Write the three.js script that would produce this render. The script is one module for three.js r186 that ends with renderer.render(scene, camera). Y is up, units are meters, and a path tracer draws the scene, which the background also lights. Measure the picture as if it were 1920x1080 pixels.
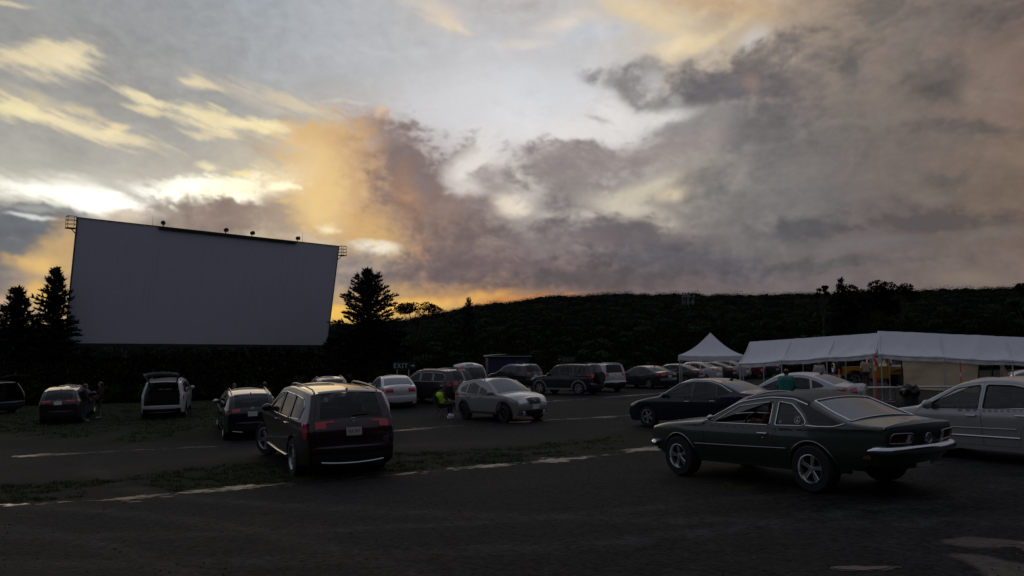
import * as THREE from 'three';
import { mergeGeometries, mergeVertices, toCreasedNormals } from 'three/addons/utils/BufferGeometryUtils.js';
import { MarchingCubes } from 'three/addons/objects/MarchingCubes.js';
import { RoundedBoxGeometry } from 'three/addons/geometries/RoundedBoxGeometry.js';
import { TextGeometry } from 'three/addons/geometries/TextGeometry.js';
import { FontLoader } from 'three/addons/loaders/FontLoader.js';

// ---------------------------------------------------------------- camera, sun, exposure
const scene = new THREE.Scene();
const EYE = 2.0;                                   // metres above the level of the near gravel
const camera = new THREE.PerspectiveCamera(41.11, 16 / 9, 0.1, 6000);
camera.position.set(0, EYE, 0);
camera.rotation.set(THREE.MathUtils.degToRad(4.84), 0, 0);
const renderer = new THREE.WebGLRenderer({ antialias: true });
renderer.toneMapping = THREE.LinearToneMapping;
renderer.toneMappingExposure = 1.0;
renderer.shadowMap.enabled = true;
// the sun stands behind the cloud bank, over the picture wall: a very soft, weak, warm light
const sun = new THREE.DirectionalLight(new THREE.Color(1.0, 0.74, 0.45), 0.12);
sun.position.set(-72, 42, -182);
sun.target.position.set(0, 0, -30);
sun.castShadow = true;
sun.shadow.radius = 50;
sun.shadow.mapSize.set(2048, 2048);
Object.assign(sun.shadow.camera, { left: -90, right: 90, top: 60, bottom: -60, near: 1, far: 400 });
scene.add(sun, sun.target);

// ---------------------------------------------------------------- random numbers and noise
function rng(seed) { let s = seed >>> 0; return () => { s = (s + 0x6d2b79f5) | 0; let t = Math.imul(s ^ (s >>> 15), 1 | s); t = (t + Math.imul(t ^ (t >>> 7), 61 | t)) ^ t; return ((t ^ (t >>> 14)) >>> 0) / 4294967296; }; }
const PERM = new Uint8Array(512), GX = new Float32Array(256), GY = new Float32Array(256);
{ const r = rng(77); const p = [...Array(256).keys()]; for (let i = 255; i > 0; i--) { const j = (r() * (i + 1)) | 0; [p[i], p[j]] = [p[j], p[i]]; } for (let i = 0; i < 512; i++) PERM[i] = p[i & 255];
  for (let i = 0; i < 256; i++) { const a = r() * 6.2832; GX[i] = Math.cos(a); GY[i] = Math.sin(a); } }
function noise2(x, y) {
  const xi = Math.floor(x), yi = Math.floor(y), fx = x - xi, fy = y - yi, X = xi & 255, Y = yi & 255;
  const u = fx * fx * fx * (fx * (fx * 6 - 15) + 10), v = fy * fy * fy * (fy * (fy * 6 - 15) + 10);
  const a = PERM[PERM[X] + Y], b = PERM[PERM[X + 1] + Y], c = PERM[PERM[X] + Y + 1], d = PERM[PERM[X + 1] + Y + 1];
  const n0 = GX[a] * fx + GY[a] * fy, n1 = GX[b] * (fx - 1) + GY[b] * fy, n2 = GX[c] * fx + GY[c] * (fy - 1), n3 = GX[d] * (fx - 1) + GY[d] * (fy - 1);
  return 1.5 * (n0 + u * (n1 - n0) + v * (n2 - n0 + u * (n0 - n1 - n2 + n3)));
}
function fbm(x, y, oct, gain = 0.5) { let s = 0, a = 1, t = 0; for (let i = 0; i < oct; i++) { s += a * noise2(x, y); t += a; a *= gain; x = x * 2.03 + 17.3; y = y * 2.03 - 9.1; } return s / t; }
const clamp = (x, a = 0, b = 1) => Math.min(b, Math.max(a, x));
const sstep = (a, b, x) => { const t = clamp((x - a) / (b - a)); return t * t * (3 - 2 * t); };
const lerp = (a, b, t) => a + (b - a) * t;
const lin = (c) => { c /= 255; return c <= 0.04045 ? c / 12.92 : Math.pow((c + 0.055) / 1.055, 2.4); };

// ---------------------------------------------------------------- sky: an evening sky of broken cloud, by azimuth and elevation in degrees
const SKY_GRID = [[-34.64,21.34,150,150,150],[-29.94,22.37,150,152,154],[-24.73,23.33,152,157,162],[-19.06,24.17,160,167,174],[-12.97,24.83,172,176,182],[-6.57,25.25,186,182,178],[0.0,25.4,182,176,174],[6.57,25.25,200,190,180],[12.97,24.83,212,194,165],[19.06,24.17,192,166,140],[24.73,23.33,134,123,112],[29.94,22.37,125,112,104],[34.64,21.34,105,94,90],[-34.5,18.59,152,152,150],[-29.8,19.5,156,156,152],[-24.62,20.35,157,158,158],[-18.96,21.1,165,170,175],[-12.9,21.69,180,184,190],[-6.53,22.07,196,196,198],[0.0,22.2,196,197,202],[6.53,22.07,196,200,207],[12.9,21.69,218,202,176],[18.96,21.1,178,162,142],[24.62,20.35,130,122,115],[29.8,19.5,122,108,102],[34.5,18.59,120,102,94],[-34.35,15.77,155,153,148],[-29.67,16.55,152,151,148],[-24.5,17.29,152,150,148],[-18.87,17.93,168,168,166],[-12.84,18.44,182,183,185],[-6.5,18.77,198,199,202],[0.0,18.88,210,211,215],[6.5,18.77,206,206,208],[12.84,18.44,150,145,142],[18.87,17.93,112,107,108],[24.5,17.29,125,112,104],[29.67,16.55,112,102,97],[34.35,15.77,142,117,104],[-34.21,12.89,160,158,152],[-29.53,13.53,164,161,155],[-24.38,14.14,166,163,157],[-18.77,14.68,178,175,168],[-12.77,15.1,196,172,138],[-6.46,15.37,150,132,126],[0.0,15.46,214,210,208],[6.46,15.37,200,192,188],[12.77,15.1,150,142,140],[18.77,14.68,108,108,112],[24.38,14.14,122,116,110],[29.53,13.53,112,104,102],[34.21,12.89,124,101,87],[-34.07,9.96,200,196,182],[-29.4,10.46,205,200,188],[-24.27,10.94,212,204,188],[-18.68,11.35,222,208,176],[-12.7,11.68,230,194,130],[-6.43,11.89,160,134,116],[0.0,11.97,195,188,182],[6.43,11.89,150,144,140],[12.7,11.68,178,169,156],[18.68,11.35,125,120,117],[24.27,10.94,112,104,103],[29.4,10.46,112,102,94],[34.07,9.96,122,104,88],[-33.93,7.0,104,107,110],[-29.27,7.36,120,118,112],[-24.15,7.69,150,138,128],[-18.59,7.99,168,153,138],[-12.64,8.22,200,174,136],[-6.4,8.37,148,124,111],[0.0,8.42,126,116,115],[6.4,8.37,125,118,117],[12.64,8.22,105,98,102],[18.59,7.99,113,110,110],[24.15,7.69,100,92,94],[29.27,7.36,95,85,82],[33.93,7.0,112,98,92],[-33.78,4.03,128,123,120],[-29.14,4.23,190,156,108],[-24.04,4.42,150,140,130],[-18.5,4.59,150,140,130],[-12.57,4.73,145,130,122],[-6.36,4.81,115,98,95],[0.0,4.84,110,95,95],[6.36,4.81,98,88,92],[12.57,4.73,98,90,96],[18.5,4.59,108,100,103],[24.04,4.42,110,104,104],[29.14,4.23,118,106,102],[33.78,4.03,125,110,102],[-33.7,2.21,195,168,140],[-29.06,2.32,205,172,118],[-23.97,2.43,190,160,120],[-18.44,2.52,205,170,115],[-12.53,2.59,230,182,100],[-6.34,2.64,232,180,98],[0.0,2.66,190,138,94],[6.34,2.64,128,102,92],[12.53,2.59,110,96,96],[18.44,2.52,112,100,102],[23.97,2.43,118,108,108],[29.06,2.32,122,110,106],[33.7,2.21,128,113,106]];
const SKY_CLOUDS = [
[-2.44,17.55,9.32,2.87,6.77,216,216,219,0.75,0.9,1.2,0],
[-3.24,14.28,3.64,2.14,0.34,228,223,220,0.8,0.8,1.2,0],
[2.03,16.6,5.25,2.69,-10.67,224,222,222,0.7,0.9,1.0,0],
[6.47,16.13,4.75,1.45,2.37,226,222,219,0.8,0.8,1.5,0],
[2.04,18.87,4.86,1.89,-1.37,214,215,219,0.6,0.9,1,0],
[-31.49,10.08,7.57,1.22,0.79,226,222,206,0.85,0.9,1.2,0.5],
[-27.19,10.04,6.02,0.92,-2.08,300,298,284,1,0.8,1.2,0.5],
[-21.52,11.08,4.14,1.17,6.98,310,306,284,1,0.75,1.1,0.4],
[-20.13,11.63,3.3,1.1,14.03,272,258,214,0.8,0.9,1,0.4],
[-29.43,11.15,5.15,0.69,2.28,205,200,186,0.6,0.9,1,0.6],
[-25.56,9.93,1.99,0.43,-11.89,188,180,168,0.7,0.9,1,0.6],
[-27.05,10.69,1.94,0.32,-16.93,186,180,170,0.7,0.9,1,0.8],
[-23.56,10.09,2.4,0.29,-15.25,190,182,172,0.6,0.9,1,0.8],
[-33.12,7.73,4.43,1.27,-2.4,108,112,116,1,0.5,1.3,0],
[-31.44,8.83,2.71,0.51,0.48,120,123,126,0.85,0.7,1.5,0.4],
[-33.32,6.05,2.63,1.49,17.87,106,108,113,0.95,0.6,1.1,0],
[-32.03,9.01,1.17,0.2,-0.36,190,190,186,0.5,0.9,1,0.6],
[-32.44,8.53,1.31,0.13,-4.11,245,244,236,0.7,0.8,1.2,0.6],
[-31.03,6.2,2.24,1.11,42.1,196,164,118,1,0.6,1.2,0],
[-31.44,5.6,2.24,0.58,-1.37,226,186,118,0.9,0.8,1.2,0],
[-29.85,6.62,1.57,1.63,26.03,194,162,118,0.9,0.8,1,0],
[-33.24,4.22,2.0,0.8,2.68,130,122,120,0.8,0.7,1,0],
[-31.65,3.85,1.32,0.88,2.32,228,184,108,0.9,0.8,1,0],
[-33.59,2.88,1.12,0.46,1.88,200,168,142,0.9,0.7,1,0],
[-26.83,9.12,1.63,0.57,4.4,196,178,156,0.8,0.7,1.5,0],
[-22.51,9.25,3.36,1.24,9.83,150,134,124,0.95,0.45,1.6,0],
[-20.42,9.57,2.52,1.11,3.29,146,128,118,0.9,0.5,1.6,0],
[-17.18,9.94,2.22,1.59,-7.47,158,140,126,0.85,0.6,1.5,0],
[-15.67,8.87,3.02,0.99,-8.03,176,156,138,0.7,0.8,1.2,0],
[-25.21,9.35,1.16,0.56,25.43,172,160,148,0.8,0.6,1.4,0],
[-32.03,18.37,2.92,0.97,3.73,240,224,184,0.84,0.9,1.5,0.62],
[-33.63,18.2,1.77,0.44,10.89,232,214,176,0.5,0.95,1.2,0.82],
[-30.39,18.9,1.28,0.83,20.08,240,224,184,0.62,0.95,1.6,0.52],
[-30.2,14.79,4.7,0.68,-11.3,240,224,184,0.88,0.85,1.3,0.72],
[-33.47,15.11,2.02,0.65,-2.16,250,236,184,0.71,0.95,1.2,0.72],
[-32.35,15.95,2.65,0.53,-13.48,224,208,170,0.42,0.95,1.2,0.72],
[-29.31,15.53,1.54,0.31,-16.22,236,216,174,0.59,0.95,1.5,0.62],
[-27.86,14.88,0.98,0.34,12.61,248,228,178,0.76,0.88,1.5,0.52],
[-28.77,17.52,2.18,0.14,-21.89,216,206,184,0.42,0.95,1.2,0.72],
[-26.15,16.82,1.7,0.28,-15.87,248,232,190,0.8,0.78,1.4,0.62],
[-26.06,16.15,1.04,0.21,-11.81,246,228,184,0.76,0.78,1.4,0.62],
[-20.97,15.96,4.52,0.62,-5.97,249,232,184,0.84,0.88,1.3,0.82],
[-21.66,15.14,2.13,0.32,-0.68,240,222,178,0.67,0.95,1.3,0.82],
[-18.08,15.98,2.21,0.37,-9.36,252,234,182,0.76,0.95,1.2,0.82],
[-22.64,18.29,1.31,0.39,-9.31,246,226,184,0.76,0.88,1.2,0.62],
[-19.96,18.0,3.6,0.51,-16.57,206,194,172,0.55,0.95,1.4,0.9],
[-15.88,17.66,3.95,0.48,-15.52,226,208,174,0.63,0.95,1.4,0.9],
[-12.83,18.0,1.56,0.15,3.6,214,210,204,0.59,0.95,1,0.9],
[-21.8,12.99,0.77,0.22,0.78,246,230,190,0.8,0.78,1.5,0.52],
[-19.62,12.73,0.87,0.26,0.19,250,228,168,0.8,0.88,1.3,0.52],
[-34.5,21.25,1.73,0.18,6.44,226,210,178,0.7,0.8,1.3,0.6],
[-5.34,24.25,2.36,0.82,-25.27,222,204,184,0.75,0.9,1.5,0.5],
[-4.51,23.57,1.61,0.37,-16.34,232,214,190,0.6,0.9,1.5,0.5],
[-6.97,25.06,2.84,0.35,-6.48,205,194,184,0.6,0.9,1.4,0.5],
[4.11,23.87,2.22,0.51,10.29,222,210,198,0.7,0.9,1.6,0.5],
[1.03,22.48,2.05,0.36,3.68,222,212,200,0.6,0.9,1.5,0.5],
[0.0,24.98,2.47,0.42,-0.47,176,166,166,0.5,0.9,1.4,0.3],
[6.14,23.23,3.01,0.79,4.26,190,196,206,0.7,0.9,1.2,0],
[10.19,24.28,4.35,0.91,-23.8,226,204,164,0.75,0.9,1.4,0.4],
[14.9,24.24,4.21,0.89,-15.26,200,170,132,0.7,0.9,1.2,0.3],
[12.52,21.9,2.06,0.82,18.57,240,218,178,0.7,0.9,1.3,0],
[14.85,22.23,3.24,0.44,22.56,226,206,164,0.7,0.9,1.3,0.4],
[15.26,23.06,2.23,0.64,7.74,178,164,148,0.55,0.9,1.2,0],
[17.87,21.75,1.41,0.81,22.55,206,200,194,0.7,0.9,1.2,0],
[17.18,23.72,2.61,1.03,-6.98,190,162,130,0.5,0.9,1.2,0],
[16.29,18.89,6.06,1.92,11.38,112,107,108,0.9,0.8,1.6,0],
[18.2,20.13,3.78,1.11,28.08,116,108,106,0.8,0.7,1.5,0],
[8.12,19.81,2.8,0.81,-12.19,142,138,138,0.85,0.8,2.0,0],
[6.19,20.26,0.81,0.59,-11.22,128,126,127,0.8,0.8,2.0,0],
[9.3,18.65,1.01,1.37,20.77,136,132,131,0.9,0.7,1.8,0],
[10.72,20.33,1.03,0.88,-3.7,142,139,139,0.75,0.85,2.0,0],
[11.07,18.18,1.32,0.6,5.95,140,136,134,0.85,0.7,1.8,0],
[10.82,19.49,0.63,0.66,-31.14,196,195,196,0.55,0.9,1.6,0],
[12.36,18.18,0.54,0.37,-3.8,204,202,200,0.8,0.9,1.6,0],
[11.05,16.99,3.09,0.68,1.21,222,218,214,0.85,0.8,2.0,0],
[7.69,17.41,2.39,0.98,-21.27,226,222,220,0.8,0.9,1.8,0],
[6.48,17.19,1.04,0.19,-16.03,168,164,162,0.7,0.8,2,0],
[15.34,18.69,3.71,1.17,2.33,105,103,107,0.75,0.9,1.3,0],
[19.98,18.53,2.15,1.06,-6.58,104,98,100,0.8,0.8,1.3,0],
[17.61,18.95,0.83,0.63,-33.67,150,128,116,0.6,0.9,1.3,0],
[21.5,18.88,1.23,1.03,-26.07,132,121,114,0.65,0.9,1.6,0],
[21.36,16.78,0.9,0.44,14.14,125,117,115,0.7,0.9,1.4,0],
[18.44,15.8,3.24,1.61,-5.42,103,101,103,0.7,0.9,1.3,0],
[13.56,15.99,2.99,1.06,13.6,142,138,136,0.9,0.6,1.8,0],
[10.82,14.63,4.58,1.0,8.46,150,140,137,0.9,0.6,1.8,0],
[5.25,14.63,4.78,0.93,-1.87,160,148,145,0.85,0.6,1.8,0],
[-10.83,15.77,1.97,1.9,2.61,176,152,140,0.9,0.5,2.0,0],
[-9.76,17.51,0.66,0.5,-26.27,214,184,160,0.95,0.6,1.8,0],
[-8.66,15.29,2.04,1.94,-22.38,140,122,118,0.9,0.55,2.0,0],
[-14.68,15.05,2.24,1.26,13.19,226,192,142,0.85,0.65,2.0,0],
[-12.96,14.9,2.33,1.51,2.98,216,180,132,0.9,0.65,1.9,0],
[-12.4,12.16,4.18,3.86,-17.86,204,168,126,0.95,0.7,2.0,0],
[-14.71,12.91,2.22,2.43,3.03,240,206,146,0.7,0.9,1.5,0],
[-14.01,10.4,2.37,2.0,-7.79,242,208,144,0.7,0.9,1.4,0],
[-16.68,12.23,1.9,0.97,23.25,240,216,176,0.7,0.9,1.5,0],
[-16.86,11.99,1.27,0.37,8.43,275,265,225,0.95,0.8,1.3,0],
[-10.22,13.9,2.13,1.4,-27.55,178,146,120,0.65,0.9,1.4,0],
[-8.99,10.47,2.17,3.13,1.42,170,138,114,0.9,0.85,1.5,0],
[-10.72,8.66,2.34,1.56,-8.61,214,174,116,0.8,0.9,1.3,0],
[-6.43,11.89,3.18,3.62,-18.68,126,112,111,1,0.7,1.9,0],
[-4.42,10.37,3.41,2.37,-9.35,130,116,114,1,0.6,1.8,0],
[-7.65,14.18,2.2,1.72,-27.84,130,116,114,0.95,0.75,1.9,0],
[-2.42,11.25,1.61,0.47,-4.57,134,122,121,0.9,0.7,1.8,0],
[-8.01,11.27,1.19,2.34,1.43,176,134,104,0.6,0.9,1.2,0],
[-10.31,7.66,1.64,0.51,-6.79,253,242,216,0.95,0.8,1.6,0.3],
[-13.49,9.04,0.84,0.35,2.07,250,232,190,0.9,0.9,1.4,0.3],
[-14.91,8.22,2.27,0.31,-6.19,208,190,166,0.7,0.9,1.3,0.6],
[-12.22,6.29,2.7,1.4,1.2,150,137,129,0.85,0.8,1.3,0],
[-12.6,6.05,0.99,0.19,-2.79,228,200,140,0.8,0.8,1,0.5],
[-10.68,6.32,3.12,0.31,9.09,170,150,134,0.5,0.9,1,0],
[-5.61,8.77,2.4,3.56,0.67,150,122,108,0.6,0.9,1.3,0],
[-6.78,7.57,1.59,1.18,0.79,182,140,108,0.5,0.9,1.3,0],
[-12.21,5.82,4.66,1.17,1.01,150,139,132,0.95,0.85,1.3,0],
[-7.94,5.58,4.35,1.02,0.56,122,108,106,0.85,0.9,1.2,0],
[-3.23,13.12,1.85,1.33,19.8,226,219,212,0.95,0.7,1.8,0],
[0.0,11.18,1.61,0.94,-0.15,234,222,202,0.9,0.75,1.8,0],
[1.01,12.75,1.61,1.34,-19.76,222,214,206,0.8,0.8,1.8,0],
[-1.62,13.13,2.42,0.62,9.72,150,140,138,0.75,0.8,1.9,0],
[-0.81,12.36,1.45,0.47,0.02,140,130,129,0.6,0.8,1.9,0],
[4.04,12.91,3.6,1.95,-6.11,142,134,131,0.95,0.65,1.7,0],
[5.65,13.85,4.76,1.16,-1.87,148,139,137,0.9,0.7,1.7,0],
[8.6,10.87,2.94,0.78,-11.73,208,198,180,0.85,0.85,1.8,0],
[10.19,12.09,2.31,0.7,17.49,208,198,176,0.8,0.9,1.8,0],
[12.01,11.56,1.15,0.42,7.47,226,210,176,0.7,0.8,1.4,0],
[11.51,9.61,1.23,0.85,-2.02,186,178,164,0.85,0.9,1.6,0],
[6.02,10.42,1.59,0.31,-5.15,196,188,178,0.8,0.8,1.5,0],
[3.62,10.3,2.0,0.28,-5.72,190,182,174,0.7,0.8,1.5,0],
[5.0,8.19,1.99,0.95,-20.67,150,142,139,0.8,0.9,1.6,0],
[8.77,8.52,5.03,1.49,-13.61,106,99,103,0.9,0.6,1.6,0],
[2.01,8.22,4.39,1.43,-0.59,124,113,113,0.85,0.7,1.4,0],
[-4.0,7.21,3.6,2.38,0.27,118,104,103,0.85,0.8,1.3,0],
[-0.8,6.23,7.18,1.19,-0.3,112,98,100,0.85,0.8,1.2,0],
[12.6,6.47,7.02,0.93,-5.88,94,90,96,0.9,0.8,1.3,0],
[7.55,5.59,6.55,0.87,0.95,92,86,89,0.85,0.8,1.2,0],
[2.8,5.43,4.75,0.79,-0.49,98,90,90,0.8,0.8,1.2,0],
[17.93,10.65,5.96,2.26,4.32,118,115,114,0.7,0.8,1.3,0],
[20.75,8.81,3.09,0.97,4.92,88,87,91,0.8,0.8,1.2,0],
[17.12,7.67,2.17,0.76,7.89,122,119,119,0.6,0.9,1.2,0],
[26.84,9.3,2.82,1.06,-4.84,103,96,95,0.6,0.9,1.2,0],
[29.63,8.54,4.36,0.76,-0.56,81,75,74,0.85,0.8,1.3,0],
[28.79,10.52,2.76,0.48,-14.66,115,108,101,0.5,0.9,1.4,0],
[31.83,11.05,1.72,0.81,16.24,116,106,97,0.55,0.9,1.4,0],
[30.05,11.25,1.5,0.48,-6.46,97,93,91,0.7,0.9,1.4,0],
[24.8,7.29,3.53,0.51,-0.28,114,111,110,0.7,0.9,1.3,0],
[31.96,7.56,2.53,0.47,2.17,112,105,100,0.7,0.9,1.3,0],
[24.77,6.21,4.15,0.43,-0.87,92,90,90,0.7,0.9,1.2,0],
[20.67,6.02,3.09,0.52,3.96,88,85,87,0.7,0.9,1.2,0],
[30.67,4.92,1.74,0.48,-2.98,129,118,105,0.7,0.9,1.3,0],
[26.38,22.39,1.98,1.31,-10.27,104,99,97,0.7,0.9,1.4,0],
[29.87,21.1,2.63,1.33,9.65,117,108,104,0.6,0.9,1.4,0],
[28.55,19.72,1.79,2.06,27.72,122,113,107,0.7,0.85,1.6,0],
[26.19,17.74,1.96,1.54,-8.41,129,118,109,0.8,0.85,1.6,0],
[29.71,17.54,2.39,1.34,1.03,102,96,93,0.8,0.8,1.6,0],
[30.58,16.4,1.54,0.58,-19.77,92,87,85,0.8,0.85,1.6,0],
[32.89,20.8,1.66,0.84,9.34,91,85,85,0.7,0.9,1.4,0],
[32.99,16.97,1.39,1.97,12.12,132,116,107,0.85,0.85,1.5,0],
[31.78,16.21,1.18,0.78,-9.59,133,119,109,0.8,0.85,1.5,0],
[24.56,19.0,1.02,1.23,-8.17,98,95,95,0.7,0.9,1.4,0],
[25.77,15.39,1.96,0.76,-7.29,121,115,108,0.6,0.9,1.4,0],
[30.74,13.21,2.32,0.88,9.1,117,107,99,0.6,0.9,1.5,0],
[33.76,12.3,1.66,1.31,-8.09,122,107,95,0.6,0.9,1.4,0],
[30.79,14.37,3.5,0.53,-8.58,96,91,89,0.7,0.9,1.4,0],
[23.05,14.99,2.38,1.07,-6.37,112,108,105,0.6,0.9,1.4,0],
[-3.98,4.04,5.18,0.36,5.09,206,150,92,0.8,0.9,0.5,0],
[-7.53,3.46,5.94,0.51,5.3,240,190,100,0.95,0.9,0.5,0],
[-12.54,2.79,3.46,0.62,0.53,246,196,96,0.9,0.9,0.5,0],
[0.8,4.05,4.37,0.24,4.77,206,138,80,0.8,0.9,0.5,0]];
{
  const W = 4096, H = 2048, data = new Float32Array(W * H * 4);
  // slow colours of the sky on a two degree net, spread from a list of colours; away from the sunset the cloud deck is an even grey
  const step = 2, NX = 360 / step, NY = 90 / step + 1, net = new Float32Array(NX * NY * 3);
  const pts = SKY_GRID.map(([a, e, r, g, b]) => [a, e, lin(r), lin(g), lin(b)]);
  for (let a = -180; a < 180; a += 20) for (let e = 2; e < 92; e += 11) {
    if (Math.abs(a) < 46 && e < 32) continue;
    const s = Math.exp(-((a + 18) ** 2) / (2 * 46 * 46)), up = sstep(20, 80, e);
    const m = 0.132 + 0.15 * s + 0.05 * up, warm = 0.014 * (1 - up);
    pts.push([a, e, m * 0.9 + warm, m * 1.0, m * 1.22]);
  }
  for (let j = 0; j < NY; j++) for (let i = 0; i < NX; i++) {
    const a = -180 + i * step, e = j * step; let w = 0, r = 0, g = 0, b = 0;
    for (const p of pts) {
      let da = Math.abs(p[0] - a); if (da > 180) da = 360 - da; da *= Math.cos(Math.min(e, 80) * Math.PI / 180);
      const de = (p[1] - e) * 1.5, d2 = da * da + de * de, k = Math.exp(-d2 / 24) + 40 / ((d2 + 30) ** 2.5); w += k; r += k * p[2]; g += k * p[3]; b += k * p[4];
    }
    const o = (j * NX + i) * 3; net[o] = r / w; net[o + 1] = g / w; net[o + 2] = b / w;
  }
  const clouds = SKY_CLOUDS.map(([a, e, rx, ry, rot, r, g, b, op, soft, warp, streak]) => {
    const t = rot * Math.PI / 180, reach = Math.max(rx, ry) * 2.3 + 3;
    return { a, e, rx, ry, c: Math.cos(t), s: Math.sin(t), r: lin(r), g: lin(g), b: lin(b), op, soft, warp, streak, reach };
  });
  const near = [];                                  // clouds by cells of two degrees
  for (let i = 0; i < NX; i++) for (let j = 0; j < NY; j++) { const a = -180 + i * step, e = j * step; near.push(clouds.filter((q) => Math.abs(a + 1 - q.a) < q.reach + 1 && Math.abs(e + 1 - q.e) < q.reach + 1)); }
  for (let y = H / 2; y < H; y++) {
    const e = (y + 0.5) / H * 180 - 90, squash = Math.cos(e * Math.PI / 180);
    for (let x = 0; x < W; x++) {
      const a = ((x + 0.5) / W - 0.25) * 360, az = a > 180 ? a - 360 : a, X = az * Math.max(squash, 0.2);
      const w1 = fbm(X * 0.17 + 3, e * 0.24 + 8, 5, 0.45), w2 = fbm(X * 0.17 + 60, e * 0.24 - 31, 5, 0.45);
      const d = fbm(X * 0.42 + w1 * 1.2 - 12, e * 0.62 + w2 * 1.2 + 40, 5, 0.55);
      const d2 = fbm(X * 1.15 + d * 0.5 + 7, e * 1.9 - d * 0.5 - 22, 4, 0.62);
      // slow colour
      const qa = az + w1 * 2.0, qe = clamp(e + w2 * 1.4 * sstep(0.5, 6, e), 0, 89.9);
      let gi = (qa + 180) / step, gj = qe / step, i0 = Math.floor(gi), j0 = Math.floor(gj); const fi = gi - i0, fj = gj - j0; i0 = (i0 + NX) % NX; const i1 = (i0 + 1) % NX, j1 = Math.min(NY - 1, j0 + 1);
      const A = (j0 * NX + i0) * 3, B = (j0 * NX + i1) * 3, C = (j1 * NX + i0) * 3, D = (j1 * NX + i1) * 3;
      const mix = (k) => lerp(lerp(net[A + k], net[B + k], fi), lerp(net[C + k], net[D + k], fi), fj);
      let r = mix(0), g = mix(1), b = mix(2);
      const list = near[Math.floor(clamp(Math.floor((az + 180) / step), 0, NX - 1)) * NY + Math.min(NY - 1, Math.floor(e / step))];
      let st = null;
      for (const q of list) {
        const wa = Math.min(0.62, 0.16 + 0.17 * q.warp * Math.min(q.ry, 2.5)); const dx = az - q.a + w1 * 2.0 * wa + d2 * 0.22, dy = e - q.e + w2 * 1.6 * wa + d * 0.3;
        const u = (dx * q.c + dy * q.s) / q.rx, v = (-dx * q.s + dy * q.c) / q.ry, rho = Math.sqrt(u * u + v * v);
        let n = d * 0.62 + d2 * 0.5;
        if (q.streak > 0) { if (st === null) st = fbm((az * 0.955 - e * 0.296) * 0.35 + 5, (az * 0.296 + e * 0.955) * 2.6 + w2 * 0.8, 4, 0.6); n = lerp(n, st * 1.1 + d2 * 0.3, q.streak); }
        const so = 0.35 + 0.65 * q.soft, m = q.op * sstep(1.5, 1.5 - 1.42 * so, rho + n);
        if (m > 0) { r += (q.r - r) * m; g += (q.g - g) * m; b += (q.b - b) * m; }
      }
      // fine billows of the cloud itself
      const thick = 1 - sstep(.18, .55, g), d3 = fbm(X * 2.6 - 40, e * 4.2 + d2 + 11, 4, 0.6), k = 1 + (0.12 + 0.14 * thick) * d + (0.06 + 0.08 * thick) * d2 + (0.025 + 0.035 * thick) * d3; r *= k; g *= k; b *= k;
      const o = (y * W + x) * 4; data[o] = r; data[o + 1] = g; data[o + 2] = b; data[o + 3] = 1;
    }
  }
  for (let y = 0; y < H / 2; y++) for (let x = 0; x < W; x++) { const o = (y * W + x) * 4; data[o] = 0.03; data[o + 1] = 0.028; data[o + 2] = 0.026; data[o + 3] = 1; }
  const sky = new THREE.DataTexture(data, W, H, THREE.RGBAFormat, THREE.FloatType);
  sky.mapping = THREE.EquirectangularReflectionMapping; sky.magFilter = THREE.LinearFilter; sky.needsUpdate = true;
  scene.background = sky; scene.environment = sky;
}
console.log('sky done');
// ---------------------------------------------------------------- lie of the land: heights taken at a few places, joined by a thin plate
const SPOTS = [[0,0,.3],[-8,-4,.25],[8,-4,.35],[0,-8,.05],[-8,-12,-.35],[4.3,-11,.05],[3,-13.2,-.02],[8,-14,.12],[14,-10,.3],[-4.3,-15.9,-.56],[-5.6,-18.4,-.52],[2,-18,-.3],[5.5,-25,-.3],[9.5,-25,-.2],[0,-30,-.57],[-9,-26.5,-.95],
  [-20.4,-35,-1.2],[-16.3,-36.5,-1.05],[-28,-42,-1.35],[-5.5,-38,-.72],[-3.9,-39.5,-.6],[0,-55,-.5],[3.7,-47,-.5],[6,-50,-.5],[9,-52,-.35],[14,-56,-.2],[14,-31,.05],[10.3,-36,-.25],[20,-32,.1],[20,-46,0],
  [-30,-60,-1.4],[-25,-75,-1.3],[0,-80,-.5],[34,-75,.3],[-18,-14,-.7],[-14,-20,-.9],[-45,-50,-1.6],[40,-40,.4],[-40,-10,-1],[40,-5,.6],[0,20,.5],[-30,20,0],[30,20,.7],[50,-90,.5],[-60,-90,-1.6]];
const plate = (() => {
  const n = SPOTS.length, N = n + 3, U = (r2) => r2 < 1e-9 ? 0 : r2 * Math.log(r2), M = [];
  for (let i = 0; i < N; i++) { M.push(new Float64Array(N + 1)); }
  for (let i = 0; i < n; i++) {
    for (let j = 0; j < n; j++) M[i][j] = U((SPOTS[i][0] - SPOTS[j][0]) ** 2 + (SPOTS[i][1] - SPOTS[j][1]) ** 2) + (i === j ? 25 : 0);
    [1, SPOTS[i][0], SPOTS[i][1]].forEach((v, k) => { M[i][n + k] = v; M[n + k][i] = v; }); M[i][N] = SPOTS[i][2];
  }
  for (let c = 0; c < N; c++) { let b = c; for (let r = c + 1; r < N; r++) if (Math.abs(M[r][c]) > Math.abs(M[b][c])) b = r; [M[c], M[b]] = [M[b], M[c]];
    for (let r = 0; r < N; r++) if (r !== c) { const k = M[r][c] / M[c][c]; if (k) for (let q = c; q <= N; q++) M[r][q] -= k * M[c][q]; } }
  const w = M.map((row, i) => row[N] / row[i]);
  return (x, z) => { let y = w[n] + w[n + 1] * x + w[n + 2] * z; for (let i = 0; i < n; i++) y += w[i] * U((x - SPOTS[i][0]) ** 2 + (z - SPOTS[i][1]) ** 2); return y; };
})();
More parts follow.
